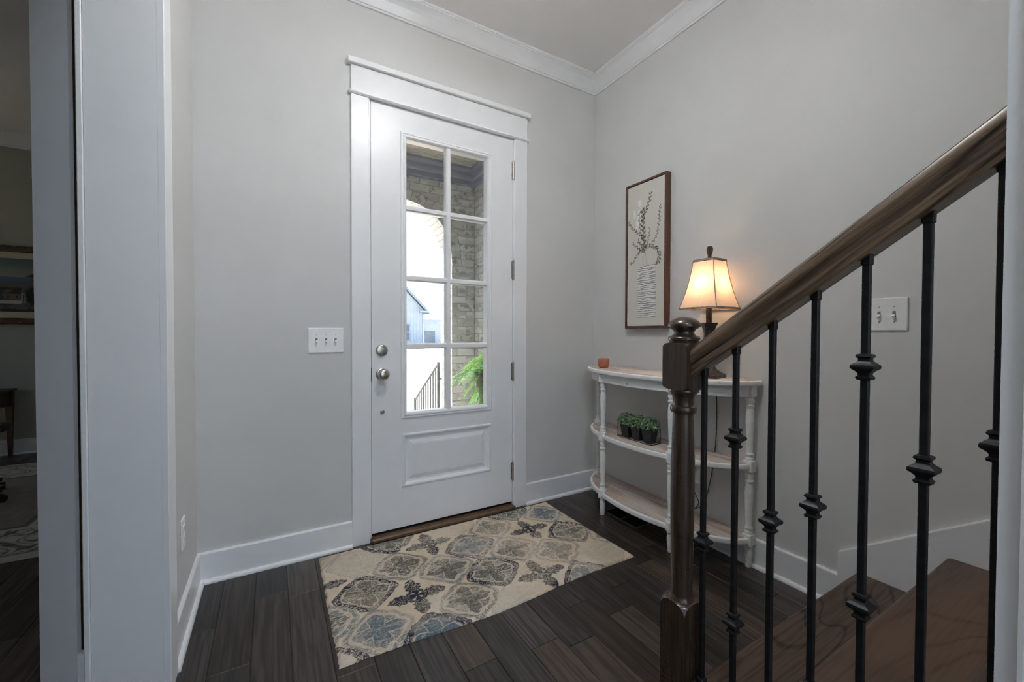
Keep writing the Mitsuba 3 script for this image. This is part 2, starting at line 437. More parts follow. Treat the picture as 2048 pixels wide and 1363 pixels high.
# white casing on the wall end at the right edge
struct('trim_wall_end', cb(-1.135, -1.117, -2.36, -2.2226, 0, 2.56, .006), WHITE, 'white casing edge at the far right')

# ------------------------------------------------------------------ front door and casing
tc = 'trim_door_casing'
tag(tc, 'white flat casing with head and cap around the front door', kind='structure')
put(tc + '__side_board', cb(-1.727, DX0, -.019, 0, 0, 2.451, .0025), WHITE)
put(tc + '__side_board', cb(DX1, -.612, -.019, 0, 0, 2.451, .0025), WHITE)
put(tc + '__head_board', cb(-1.727, -.612, -.019, 0, 2.468, 2.606, .002), WHITE)
put(tc + '__bead', cb(-1.741, -.598, -.029, 0, 2.451, 2.469, .007), WHITE)
put(tc + '__cap', cb(-1.745, -.594, -.038, 0, 2.606, 2.637, .003), WHITE)
put(tc + '__jamb', cat([bx(DX0 + .0, -1.6245, -.004, .15, 0, 2.458), bx(-.7100, DX1, -.004, .15, 0, 2.458), bx(DX0, DX1, -.004, .15, 2.4585, 2.475)]), WHITE)
put(tc + '__stop', cat([bx(-1.625, -1.612, .05, .10, .04, 2.458), bx(-.722, -.709, .05, .10, .04, 2.458)]), RUBBER_AND_GAP_SHADE)
put(tc + '__sill', cb(DX0 + .002, DX1 - .002, -.046, .14, 0, .026, .007), SILLWOOD, label='brown wooden sill')
put(tc + '__weatherstrip', bx(-1.6215, -.713, .006, .04, .024, .0415), RUBBER_AND_GAP_SHADE)

d = 'door_1'
tag(d, 'white front door with eight glass panes above one raised panel', kind='structure')
X0, X1, Z0, Z1 = -1.6212, -.7132, .042, 2.455
LX0, LX1, LZ0, LZ1 = -1.459, -.868, .672, 2.320
QX0, QX1, QZ0, QZ1 = -1.452, -.873, .274, .584
slab = trimesh.creation.extrude_polygon(sbox(X0, Z0, X1, Z1).difference(sbox(LX0 + .02, LZ0 + .02, LX1 - .02, LZ1 - .02)).difference(sbox(QX0 + .004, QZ0 + .004, QX1 - .004, QZ1 - .004)), .045, engine='earcut')
sv = slab.vertices
slab = trimesh.Trimesh(np.stack([sv[:, 0], .045 - sv[:, 2], sv[:, 1]], 1), slab.faces, process=False)
if slab.volume < 0:
    slab.invert()
put(d + '__slab', slab, WHITE)
lp = [(0, 0), (0, .004), (.004, .0075), (.010, .009), (.012, .0065), (.015, .0065), (.020, .012), (.027, .0115), (.033, .005), (.036, -.004), (.036, -.024), (.016, -.024)]
put(d + '__lite_frame', ring_profile(LX0, LX1, LZ0, LZ1, lp, fill=False), WHITE)
pp = [(0, 0), (0, .003), (.005, .0055), (.012, .0055), (.019, .001), (.024, -.009), (.034, -.010), (.040, -.0095), (.060, -.003), (.064, -.001), (.0655, -.0035), (.068, -.0035), (.070, -.001)]
put(d + '__raised_panel', ring_profile(QX0, QX1, QZ0, QZ1, pp), WHITE)
put(d + '__panel_back', bx(QX0, QX1, .03, .045, QZ0, QZ1), WHITE)
MX = -1.1655
ZM = [1.8905, 1.487, 1.0925]


def muntin(vert, c, a, b):
    pr_ = [(-.017, .022), (-.016, .004), (-.009, -.005), (.009, -.005), (.016, .004), (.017, .022), (.016, .040), (-.016, .040)]
    return prism([(c + u, y) for u, y in pr_], 'z', a, b) if vert else prism([(y, c + u) for u, y in pr_], 'x', a, b)


put(d + '__muntin', muntin(True, MX, LZ0 + .034, LZ1 - .034), WHITE)
for zc in ZM:
    put(d + '__muntin', muntin(False, zc, LX0 + .034, LX1 - .034), WHITE)
zs = [LZ0 + .034] + ZM[::-1] + [LZ1 - .034]
for (xa, xb) in ((LX0 + .034, MX), (MX, LX1 - .034)):
    for za, zb in zip(zs[:-1], zs[1:]):
        put(d + '__pane', trimesh.Trimesh([(xa, .023, za), (xb, .023, za), (xb, .023, zb), (xa, .023, zb)], [(0, 1, 2), (0, 2, 3)], process=False), GLASS)
put(d + '__outer_stop', cat([bx(LX0 + .016, LX0 + .036, .024, .05, LZ0 + .016, LZ1 - .016), bx(LX1 - .036, LX1 - .016, .024, .05, LZ0 + .016, LZ1 - .016),
                            bx(LX0 + .016, LX1 - .016, .024, .05, LZ0 + .016, LZ0 + .036), bx(LX0 + .016, LX1 - .016, .024, .05, LZ1 - .036, LZ1 - .016)]), WHITE)


def ylathe(prof, x, z, y0=0.0, n=36):
    """revolved about an axis pointing to -y from the plane y0: prof = (radius, distance from the door)"""
    m = trimesh.creation.revolve(np.array(prof, float), sections=n)
    v = m.vertices
    return trimesh.Trimesh(np.stack([x + v[:, 0], y0 - v[:, 2], z + v[:, 1]], 1), m.faces[:, ::-1], process=False)


KX = -1.566
k = put(d + '__door_knob', ylathe([(0, 0), (.033, 0), (.033, .004), (.029, .008), (.014, .010), (.0125, .026), (.016, .031), (.026, .037), (.0315, .046), (.032, .054), (.029, .062), (.021, .067), (.010, .069), (0, .0692)], KX, .938), NICKEL, smooth=40, label='round satin nickel knob')
k = put(d + '__deadbolt', ylathe([(0, 0), (.0335, 0), (.0335, .006), (.031, .010), (.026, .013), (.013, .0145), (0, .0145)], KX, 1.071), NICKEL, smooth=35, label='round nickel deadbolt')
tt = cb(-.0045, .0045, -.026, -.013, -.017, .017, .003)
tt.apply_transform(trimesh.transformations.rotation_matrix(.5, (0, 1, 0)))
tt.apply_translation((KX, 0, 1.071))
put(k + '__thumb_turn', tt, NICKEL)
put(d + '__plug', ylathe([(0, 0), (.0125, 0), (.0125, .003), (.009, .006), (0, .0065)], -1.5625, .7235), HINGE, smooth=35, label='small round metal plug')
for za, zb in ((2.188, 2.304), (1.53, 1.65), (.86, .974), (.188, .305)):
    h = put(d + '__hinge', cat([trimesh.creation.cylinder(.0065, (zb - za) / 5 - .001, sections=16, transform=trimesh.transformations.translation_matrix((-.7105, -.0062, za + (zb - za) * (i + .5) / 5))) for i in range(5)]
                          + [lathe([(0, 0), (.0045, .0015), (.005, .004), (.0035, .007)], (-.7105, -.0062, zb), 12), lathe([(0, -.006), (.004, -.004), (.005, -.001), (.0035, .001)], (-.7105, -.0062, za), 12)]), HINGE, smooth=40)
    put(h + '__leaf_plate', bx(-.7225, -.7125, -.0018, .001, za, zb), HINGE)
put(d + '__strike_plate', bx(-1.6245, -1.6215, -.0065, -.001, .90, .975), RUBBER_AND_GAP_SHADE)


# ------------------------------------------------------------------ staircase and railing
st = thing('staircase', 'dark stained oak stairs climbing along the right wall behind the iron balusters', 'stairs')
RISE, RUN, NOSE = .186, .262, -1.632
for i in range(8):
    y1, z1 = NOSE - RUN * i, RISE * (i + 1)
    xl = -1.112 if i < 2 else -.997
    tr = prism([(y1 - RUN - .03, z1 - .028), (y1 - .008, z1 - .028), (y1 - .002, z1 - .024), (y1, z1 - .014), (y1 - .002, z1 - .004), (y1 - .008, z1), (y1 - RUN - .03, z1)], 'x', xl, -.0155)
    if i == 2:
        q = prism([(-2.1965, z1 - .028), (y1 - .008, z1 - .028), (y1 - .002, z1 - .024), (y1, z1 - .014), (y1 - .002, z1 - .004), (y1 - .008, z1), (-2.1965, z1)], 'x', -1.112, -.99)
        tr = tm(manifold3d.Manifold(manifold3d.Mesh(np.array(tr.vertices, np.float32), np.array(tr.faces, np.uint32))) + manifold3d.Manifold(manifold3d.Mesh(np.array(q.vertices, np.float32), np.array(q.faces, np.uint32))))
    put(st + '__tread', tr, TREADWOOD, uv=(rng.random(), .5))
    put(st + '__riser', bx(xl + .015, -.0155, y1 - .045, y1 - .03, z1 - RISE, z1 - .028), WHITE)
put(st + '__stringer', prism([(NOSE - .045, 0), (NOSE - .045, RISE - .028), (NOSE - .03 - RUN, RISE - .028), (NOSE - .03 - RUN, 2 * RISE - .028), (-2.197, 2 * RISE - .028), (-2.197, 0)], 'x', -1.097, -1.08), WHITE)

sr = thing('stair_railing', 'stair railing with turned oak newel, oak handrail and black iron balusters', 'railing')
NX, NY = -1.0595, -1.5845
nw = .0415


def square_block(z0, z1, chamf_top=0.0, chamf_bot=0.0):
    b = manifold3d.Manifold.cube((2 * nw, 2 * nw, z1 - z0)).translate((NX - nw, NY - nw, z0))
    # lamb's tongue corners: intersect with a lathed solid
    R = nw * math.sqrt(2) + .001
    prof = []
    prof.append((0, z0))
    if chamf_bot:
        for t in np.linspace(0, 1, 9):
            prof.append((nw * .93 + (R - nw * .93) * math.sin(t * math.pi / 2), z0 + chamf_bot * (1 - math.cos(t * math.pi / 2))))
    else:
        prof.append((R, z0))
    if chamf_top:
        for t in np.linspace(1, 0, 9):
            prof.append((nw * .93 + (R - nw * .93) * math.sin(t * math.pi / 2), z1 - chamf_top * (1 - math.cos(t * math.pi / 2))))
    else:
        prof.append((R, z1))
    prof.append((0, z1))
    cs = manifold3d.CrossSection([prof])
    l = manifold3d.Manifold.revolve(cs, 72).translate((NX, NY, 0))
    return tm(b ^ l)


newel = sr + '__newel_post'
put(newel, square_block(0, .394, chamf_top=.040), NEWELWOOD, smooth=28, label='turned dark oak newel post')
put(newel + '__square_block', square_block(1.006, 1.142, .016, .016), NEWELWOOD, smooth=28)
put(newel + '__turned_shaft', lathe([(.0, .370), (.036, .370), (.0385, .380), (.0385, .388), (.0355, .395), (.031, .400), (.0295, .408), (.0305, .50), (.0325, .62), (.0335, .70), (.0325, .80), (.030, .88), (.0285, .925), (.0285, .937),
                                     (.0345, .9395), (.0365, .946), (.0365, .951), (.0345, .957), (.0295, .960), (.0290, .972), (.0305, .984), (.035, .994), (.0405, .998), (.0415, 1.003), (.040, 1.008), (.033, 1.010), (0, 1.012)], (NX, NY, 0), 56), NEWELWOOD, smooth=35)
put(newel + '__finial', lathe([(0, 1.136), (.037, 1.137), (.0395, 1.141), (.041, 1.147), (.0435, 1.150), (.044, 1.156), (.041, 1.160), (.033, 1.163), (.028, 1.168), (.0275, 1.173), (.031, 1.179), (.039, 1.184), (.0445, 1.188), (.0455, 1.193),
                               (.043, 1.199), (.036, 1.206), (.026, 1.212), (.013, 1.2155), (0, 1.2163)], (NX, NY, 0), 56), NEWELWOOD, smooth=35)
# handrail: profile (half width, height above the bottom), sheared along the slope
half = [(0, 0), (.0215, 0), (.0245, .004), (.0245, .013), (.0215, .017), (.0205, .023), (.0235, .028), (.0300, .033), (.0325, .042), (.0315, .053), (.027, .062), (.018, .0675), (.0, .0695)]
prof = half + [(-a, b) for a, b in half[::-1][1:-1]]
RZ = lambda y: 1.2555 - .714 * (y + 1.917)
ya, yb = -1.6265, -2.1975
v, f = [], []
npf = len(prof)
NS = 12
for i in range(NS + 1):
    y = ya + (yb - ya) * i / NS
    for a, b in prof:
        v.append((NX + a, y, RZ(y) + b * 1.229))
for i in range(NS):
    for j in range(npf):
        a, b = i * npf + j, i * npf + (j + 1) % npf
        f += [(a, b, b + npf), (a, b + npf, a + npf)]
cap = trimesh.creation.triangulate_polygon(Polygon(prof), engine='earcut')[1]
f += [tuple(t) for t in cap] + [tuple(t[::-1] + NS * npf) for t in cap]
hr = trimesh.Trimesh(v, f, process=False)
trimesh.repair.fix_normals(hr)
put(sr + '__handrail', hr, RAILWOOD, smooth=32, label='dark oak handrail with moulded sides')
# balusters with knuckles
KP = [(.0062, -.027), (.0112, -.0255), (.0128, -.021), (.0092, -.017), (.0096, -.0125), (.0135, -.008), (.0185, -.004), (.0195, 0)]
KP = KP + [(a, -b) for a, b in KP[::-1][1:]]


def knuckle(y, z):
    v, f = [], []
    for a, h in KP:
        v += [(NX - a, y - a, z + h), (NX + a, y - a, z + h), (NX + a, y + a, z + h), (NX - a, y + a, z + h)]
    for i in range(len(KP) - 1):
        for k in range(4):
            a, b = 4 * i + k, 4 * i + (k + 1) % 4
            f += [(a, b, b + 4), (a, b + 4, a + 4)]
    n = 4 * (len(KP) - 1)
    f += [(0, 2, 1), (0, 3, 2), (n, n + 1, n + 2), (n, n + 2, n + 3)]
    return trimesh.Trimesh(v, f, process=False)


kn = {0: [.587], 1: [.897, .412], 2: [.715], 3: [.785], 4: [1.101, .612], 5: [.918], 6: [.982]}
for i in range(7):
    y = -1.652 - .0893 * i
    tread = max(0, int((NOSE - y) / RUN))
    zb = RISE * (tread + 1)
    b = .0064
    m = cb(NX - b, NX + b, y - b, y + b, zb, RZ(y) + .006, .0012)
    bk = put(sr + '__baluster', m, IRON)
    put(bk + '__shoe', cb(NX - .012, NX + .012, y - .012, y + .012, zb, zb + .018, .004), IRON)
    put(bk + '__top_collar', cb(NX - .0085, NX + .0085, y - .0085, y + .0085, RZ(y) - .016, RZ(y) + .008, .002), IRON)
    for z in kn[i]:
        put(bk + '__knuckle', knuckle(y, z), IRON)

# ------------------------------------------------------------------ console table
CX, CY = -.012, -.65


def half_ellipse(a, b, n=64, back=0.0):
    t = np.linspace(-math.pi / 2, math.pi / 2, n)
    return [(CX - b * math.cos(q), CY + a * math.sin(q)) for q in t]


def edge_slab(a, b, z0, z1, r=.006):
    """half ellipse slab with a rounded front edge"""
    ms = []
    lv = [(r, z0), (r * .3, z0 + r * .3), (0, z0 + r), (0, z1 - r), (r * .3, z1 - r * .3), (r, z1)]
    v, f = [], []
    n = 64
    for ins, z in lv:
        v += [(x, y, z) for x, y in half_ellipse(a - ins, b - ins, n)]
    L = len(lv)
    for i in range(L - 1):
        for j in range(n):
            p, q = i * n + j, i * n + (j + 1) % n
            f += [(p, q, q + n), (p, q + n, p + n)]
    for j in range(1, n - 1):
        f += [(0, j + 1, j), ((L - 1) * n, (L - 1) * n + j, (L - 1) * n + j + 1)]
    m = trimesh.Trimesh(v, f, process=False)
    trimesh.repair.fix_normals(m)
    return m


ct = thing('console_table', 'distressed white half-moon console table with three tiers against the right wall', 'console table')
put(ct + '__tabletop', edge_slab(.595, .325, .913, .9385, .007), CHALK, smooth=40)
put(ct + '__tabletop__wood_inlay', prism(half_ellipse(.578, .310), 'z', .936, .940), WASHED, label='pale brown washed wood surface')
put(ct + '__apron', trimesh.creation.extrude_polygon(Polygon(half_ellipse(.565, .298)).difference(Polygon(half_ellipse(.545, .278))).buffer(0), .053, engine='earcut').apply_translation((0, 0, .860)), CHALK)
for z0, z1 in ((.497, .523), (.122, .150)):
    s = put(ct + '__shelf', edge_slab(.572, .302, z0, z1, .006), CHALK, smooth=40)
    put(s + '__wood_inlay', prism(half_ellipse(.555, .287), 'z', z1 - .002, z1 + .0015), WASHED)
LEG = [(0, 0), (.0125, 0), (.0145, .004), (.0135, .012), (.0165, .035), (.0185, .065), (.0185, .082), (.0155, .088), (.0175, .092), (.0155, .096), (.0165, .101), (.0195, .104), (.0195, .112), (.0, .112)]


def turned(z0, z1):
    L = z1 - z0
    return [(0, z0), (.0185, z0), (.0195, z0 + .006), (.0185, z0 + .013), (.0155, z0 + .018), (.0185, z0 + .024), (.0190, z0 + .031), (.0150, z0 + .036), (.0135, z0 + .046), (.0145, z0 + .075), (.0178, z0 + L * .5), (.0192, z1 - .11), (.0185, z1 - .085), (.0155, z1 - .068), (.0148, z1 - .060),
            (.0190, z1 - .054), (.0195, z1 - .046), (.0160, z1 - .041), (.0155, z1 - .036), (.0190, z1 - .028), (.0190, z1 - .016), (.0165, z1 - .011), (.0195, z1 - .006), (.0195, z1), (0, z1)]


for (lx, ly, rot) in ((-.262, -.388, .45), (-.262, -.912, -.45), (-.037, -.10, 0), (-.037, -1.20, 0)):
    ms = [lathe(LEG, (lx, ly, 0), 28), lathe(turned(.168, .482), (lx, ly, 0), 28), lathe(turned(.538, .858), (lx, ly, 0), 28)]
    bl = []
    for z0, z1 in ((.112, .168), (.482, .538), (.858, .913)):
        q = cb(-.0225, .0225, -.0225, .0225, z0, z1, .0025)
        q.apply_transform(trimesh.transformations.rotation_matrix(rot, (0, 0, 1)))
        q.apply_translation((lx, ly, 0))
        bl.append(q)
    lk = put(ct + '__leg', cat(ms + bl), CHALK, smooth=35)

# terracotta pot
TP = (-.165, -.285, .9405)
tp = lathe([(0, 0), (.026, 0), (.031, .004), (.036, .018), (.0385, .034), (.038, .048), (.0345, .060), (.0325, .0615), (.0305, .060), (.0315, .045), (.030, .012), (0, .009)], (0, 0, 0), 96)
an = np.arctan2(tp.vertices[:, 1], tp.vertices[:, 0])
rad = np.hypot(tp.vertices[:, 0], tp.vertices[:, 1])
zz = tp.vertices[:, 2]
w = np.clip((zz - .008) / .012, 0, 1) * np.clip((.056 - zz) / .008, 0, 1) * (rad > .032)
tp.vertices[:, :2] *= (1 - .035 * w * (.5 + .5 * np.cos(an * 24)))[:, None]
tp.apply_translation(TP)
tk = put('candle_pot', tp, TERRA, smooth=50, label='small ribbed terracotta pot near the left end of the console top', category='pot')

# table lamp
LXc, LYc = -.116, -1.024
lm = thing('table_lamp', 'lit table lamp with cream bell shade and dark bronze base on the console', 'lamp')
th0 = .216


def sq_loop(a, z, th, n=1):
    P = []
    for kq in range(4):
        an0, an1 = th + math.pi / 4 + kq * math.pi / 2, th + math.pi / 4 + (kq + 1) * math.pi / 2
        p0 = np.array((math.cos(an0), math.sin(an0))) * a / math.sqrt(2)
        p1 = np.array((math.cos(an1), math.sin(an1))) * a / math.sqrt(2)
        for i in range(n):
            q = p0 + (p1 - p0) * i / n
            P.append((LXc + q[0], LYc + q[1], z))
    return P


def loft(loops, cap=True):
    n = len(loops[0])
    v = [p for l in loops for p in l]
    f = []
    for i in range(len(loops) - 1):
        for j in range(n):
            a, b = i * n + j, i * n + (j + 1) % n
            f += [(a, b, b + n), (a, b + n, a + n)]
    if cap:
        for j in range(1, n - 1):
            f += [(0, j + 1, j), ((len(loops) - 1) * n, (len(loops) - 1) * n + j, (len(loops) - 1) * n + j + 1)]
    return trimesh.Trimesh(v, f, process=False)


zt = .9405
put(lm + '__base', loft([sq_loop(a, zt + h, th0) for a, h in ((.127, 0), (.129, .002), (.129, .014), (.125, .016), (.096, .026), (.066, .040), (.046, .058), (.040, .066))]), BRONZE)
tw = []
for h, a in ((.064, .038), (.085, .034), (.110, .040), (.140, .052), (.170, .057), (.200, .050), (.225, .042), (.245, .044), (.268, .056), (.282, .066), (.287, .066)):
    tw.append(sq_loop(a, zt + h, th0 + (h - .064) * 3.4))
put(lm + '__stem', loft(tw), BRONZE, label='twisted dark bronze stem')
put(lm + '__neck', lathe([(0, zt + .286), (.014, zt + .286), (.0145, zt + .30), (.0145, zt + .365), (.012, zt + .37), (.019, zt + .375), (.019, zt + .42), (0, zt + .42)], (LXc, LYc, 0), 24), BRONZE, smooth=40)
ths = .035
zs0, zs1 = 1.298, 1.556


def shade_a(t):      # side length from bottom (0) to top (1): bell curve
    return .112 + (.210 - .112) * ((1 - t) ** 1.0 * .55 + (1 - t) ** 2.2 * .45)


put(lm + '__lamp_shade', loft([sq_loop(shade_a(t), zs0 + (zs1 - zs0) * t, ths, 6) for t in np.linspace(0, 1, 22)], cap=False), SHADE, smooth=50, label='cream bell shaped fabric shade')


def trim_band(a, z0, z1, o=.0012):
    return loft([sq_loop(a - .002, z0, ths), sq_loop(a + 2 * o, z0, ths), sq_loop(a + 2 * o, z1, ths), sq_loop(a - .002, z1, ths), sq_loop(a - .002, z0, ths)], cap=False)


put(lm + '__lamp_shade__binding', cat([trim_band(shade_a(0), zs0, zs0 + .006, .0014), trim_band(shade_a(1), zs1 - .009, zs1, .0014)]), TAPE)
put(lm + '__lamp_shade__piping', cat([trim_band(shade_a(.02), zs0 + .006, zs0 + .0078, .0022), trim_band(shade_a(0), zs0 - .001, zs0 + .0005, .002), trim_band(shade_a(.965), zs1 - .0108, zs1 - .009, .002), trim_band(shade_a(1), zs1 - .0006, zs1 + .0006, .0018)]), TAPEDARK)
for kq in range(4):
    pth = [np.array(sq_loop(shade_a(t), zs0 + (zs1 - zs0) * t, ths)[kq]) for t in np.linspace(.0, 1, 18)]
    put(lm + '__lamp_shade__corner_tape', tube(pth, .0022, 6), TAPE, smooth=60)
fz = zs1
put(lm + '__harp', cat([tube([(LXc + .0, LYc + s * q, zz) for q, zz in ((.014, zt + .37), (.035, 1.40), (.040, 1.46), (.026, 1.52), (.0, 1.553))], .0015, 6) for s in (1, -1)]), BRONZE, smooth=60)
put(lm + '__finial', lathe([(0, fz - .006), (.006, fz - .005), (.0065, fz + .004), (.0085, fz + .010), (.0105, fz + .026), (.0155, fz + .046), (.0165, fz + .056), (.0145, fz + .066), (.009, fz + .071), (0, fz + .072)], (LXc, LYc, 0), 7), BRONZE)
bulb = trimesh.creation.icosphere(3, .026)
bulb.vertices *= np.array([1, 1, 1.25])
bulb.apply_translation((LXc, LYc, 1.425))
put(lm + '__bulb', bulb, LAMPGLASS, smooth=True, emitter={'type': 'area', 'radiance': {'type': 'rgb', 'value': list(BULB)}})
cordp = smooth_path([(LXc + .068, LYc + .02, zt + .006), (-.014, -1.008, .955), (-.008, -1.003, .90), (-.008, -1.001, .843), (-.008, -1.004, .70), (-.008, -.995, .527), (-.008, -.983, .431), (-.010, -.950, .261), (-.012, -.905, .185), (-.016, -.880, .17), (-.020, -.905, .20), (-.020, -.885, .26), (-.016, -.868, .30), (-.02, -.862, .36), (-.026, -.866, .394)], 80)
put(lm + '__cord', tube(cordp, .0024, 7), CORD, smooth=60, label='black power cord')
put(lm + '__plug', cb(-.030, -.007, -.878, -.854, .383, .405, .004), CORD)

# basket with three little plants on the middle shelf
zb = .5250
B0, B1, BX0, BX1 = -.740, -.480, -.222, -.140


def rod(a, b, r=.0016):
    return tube([a, b], r, 6)


wb = thing('wire_basket', 'black wire tray holding three small plants on the middle shelf', 'tray')
hb = .082
z0b = zb + .002
cs = [(BX0, B0), (BX1, B0), (BX1, B1), (BX0, B1)]
fr = []
for i in range(4):
    a, b = cs[i], cs[(i + 1) % 4]
    for h in (0, hb):
        fr.append(rod((*a, z0b + h), (*b, z0b + h), .0019))
    fr.append(rod((*a, z0b), (*a, z0b + hb), .0019))
put(wb + '__frame', cat(fr), BLACKWIRE)
br = []
for i in (0, 2):
    a, b = cs[i], cs[(i + 1) % 4]
    br += [rod((*a, z0b), (*b, z0b + hb), .0012), rod((*b, z0b), (*a, z0b + hb), .0012)]
for q in np.linspace(B0, B1, 7)[1:-1]:
    br.append(rod((BX0, q, z0b), (BX1, q, z0b), .0012))
put(wb + '__cross_wire', cat(br), BLACKWIRE)


def leafquads(n, cen, rx, ry, rz, size, seed, spread=1.0):
    r = np.random.default_rng(seed)
    V, F, UV = [], [], []
    for i in range(n):
        dvec = r.normal(size=3)
        dvec[2] = abs(dvec[2]) * .9 - .25
        dvec /= np.linalg.norm(dvec)
        rad = r.uniform(.45, 1.0) ** .6
        p = cen + dvec * np.array([rx, ry, rz]) * rad
        nrm = dvec * np.array([1, 1, .8]) + r.normal(size=3) * .55 + np.array([0, 0, .35])
        nrm /= np.linalg.norm(nrm)
        t = np.cross(nrm, r.normal(size=3))
        t /= np.linalg.norm(t)
        b = np.cross(nrm, t)
        s = size * r.uniform(.7, 1.25)
        k = len(V)
        V += [p - t * s, p + b * s * .52 + nrm * s * .1, p + t * s, p - b * s * .52 + nrm * s * .1, p - nrm * s * .08]
        F += [(k, k + 1, k + 4), (k + 1, k + 2, k + 4), (k + 2, k + 3, k + 4), (k + 3, k, k + 4)]
        c = (r.random(), r.random())
        UV += [c] * 5
    return (np.array(V), np.array(F)), np.array(UV)


plab = ['small green potted plant at the left end of the wire tray', 'small green potted plant in the middle of the wire tray', 'small green potted plant at the right end of the wire tray']
for i, yc in enumerate((-.525, -.610, -.695)):
    pk = thing('potted_plant', plab[i], 'plant', 'plants in the wire tray')
    xc = (BX0 + BX1) / 2
    s = .024
    pot = loft([[(xc + sx * q, yc + sy * q, z0b + .002 + h) for sx, sy in ((-1, -1), (1, -1), (1, 1), (-1, 1))] for q, h in ((s, 0), (s * 1.42, .078), (s * 1.5, .078), (s * 1.5, .088), (s * 1.36, .088), (s * 1.3, .075))])
    put(pk + '__pot', pot, BLACKPOT)
    (m, uvs) = leafquads(230, np.array([xc - .006, yc, z0b + .098]), .068, .064, .056, .0105, 40 + i)
    put(pk + '__foliage', m, SPRIG, uv=uvs, kind='stuff')
    put(pk + '__stem', cat([tube([(xc + .006 * math.cos(q), yc + .006 * math.sin(q), z0b + .07), (xc + .03 * math.cos(q), yc + .03 * math.sin(q), z0b + .12)], .0012, 5) for q in np.arange(6) * 1.05]), SPRIG, uv=(.3, .2))

# wall picture
pc = thing('framed_picture', 'tall framed print of leafy branches in a striped vase on the right wall', 'picture')
PY0, PY1, PZ0, PZ1, PD = -.687, -.357, 1.203, 2.150, .043
put(pc + '__frame', cat([cb(-PD, -.002, PY0, PY0 + .013, PZ0, PZ1, .0012), cb(-PD, -.002, PY1 - .013, PY1, PZ0, PZ1, .0012), cb(-PD, -.002, PY0 + .013, PY1 - .013, PZ0, PZ0 + .013, .0012), cb(-PD, -.002, PY0 + .013, PY1 - .013, PZ1 - .013, PZ1, .0012), bx(-.008, -.002, PY0 + .012, PY1 - .012, PZ0 + .012, PZ1 - .012)]), WALNUT, label='dark brown floater frame')


def grid_sheet(us, vs, at, back=None):
    U, V = np.meshgrid(us, vs, indexing='ij')
    P = at(U.ravel(), V.ravel())
    nu, nv = len(us), len(vs)
    i, j = np.meshgrid(np.arange(nu - 1), np.arange(nv - 1), indexing='ij')
    q = np.stack([i * nv + j, (i + 1) * nv + j, (i + 1) * nv + j + 1, i * nv + j + 1], -1).reshape(-1, 4)
    f = np.vstack([q[:, [0, 1, 2]], q[:, [0, 2, 3]]])
    return P, f, U.ravel(), V.ravel()


def n2(x, y, s, seed=0, z=0.0):
    return meshkit.noise(np.stack([x * s, y * s, np.full_like(x, z)], -1), seed)


def f2(x, y, s, o=3, seed=0):
    return meshkit.fbm(np.stack([x * s, y * s, np.zeros_like(x)], -1), o, seed)


def sm(a, b, x):
    t = np.clip((x - a) / (b - a), 0, 1)
    return t * t * (3 - 2 * t)


def over(C, col, a):
    return C * (1 - a[:, None]) + np.array(col)[None] * a[:, None]


def seg_dist(x, y, p, q):
    d_ = np.array(q) - np.array(p)
    t = np.clip(((x - p[0]) * d_[0] + (y - p[1]) * d_[1]) / (d_ @ d_ + 1e-12), 0, 1)
    return np.hypot(x - p[0] - t * d_[0], y - p[1] - t * d_[1]), t


cy0, cy1, cz0, cz1 = PY0 + .0165, PY1 - .0165, PZ0 + .0165, PZ1 - .0165
ys, zs_ = np.linspace(cy1, cy0, 190), np.linspace(cz0, cz1, 560)
P, F, Yg, Zg = grid_sheet(ys, zs_, lambda a, b: np.stack([np.full_like(a, -.0385), a, b], 1))
C = np.tile(np.array([.60, .57, .515]), (len(Yg), 1)) * (1 + .05 * (f2(Yg, Zg, 40) - .5))[:, None]
r = np.random.default_rng(3)
# vase: grey-white body with ink stripes
vl = lambda z: -.459 - (1.603 - z) * .010
vr = lambda z: -.603 - (1.603 - z) * .022
body = sm(0, .004, vl(Zg) - Yg + .0) * sm(0, .004, Yg - vr(Zg)) * sm(1.272, 1.278, Zg) * sm(1.606, 1.600, Zg)
C = over(C, (.74, .735, .72), body * .75)
neck = sm(0, .003, -.500 - Yg + (Zg - 1.64) * .12) * sm(0, .003, Yg + .540 + (Zg - 1.64) * -.12) * sm(1.602, 1.608, Zg) * sm(1.672, 1.664, Zg)
C = over(C, (.47, .44, .40), neck * .8)
C = over(C, (.68, .67, .65), neck * sm(-.53, -.515, -np.abs(Yg + .52) * 1 - .513) * .5)
for k in range(27):
    z = 1.277 + k * .0123 + r.uniform(-.0025, .0025)
    slope = r.uniform(-.05, .01)
    amp, ph = r.uniform(.0008, .0022), r.uniform(0, 6)
    zl = z + slope * (-.53 - Yg) * -1 + amp * np.sin(Yg * r.uniform(40, 75) + ph)
    wd = .0011 + .0010 * n2(Yg, Zg, 60, k)
    a = sm(wd + .0008, wd - .0002, np.abs(Zg - zl)) * sm(0, .003, vl(Zg) + .004 - Yg) * sm(0, .003, Yg - vr(Zg) + .002 + .004 * r.random())
    C = over(C, (.035, .037, .035), a * (.65 + .35 * n2(Yg, Zg, 45, 90 + k)))
C = over(C, (.16, .15, .13), body * sm(.012, .0, np.abs(Yg + .499)) * sm(1.40, 1.44, Zg) * sm(1.52, 1.49, Zg) * .35 * n2(Yg, Zg, 220, 3))
C = over(C, (.16, .13, .06), sm(.0022, .0010, np.abs(Zg - 1.492 - .05 * (Yg + .53))) * sm(-.51, -.53, Yg) * sm(-.604, -.598, Yg) * .8)
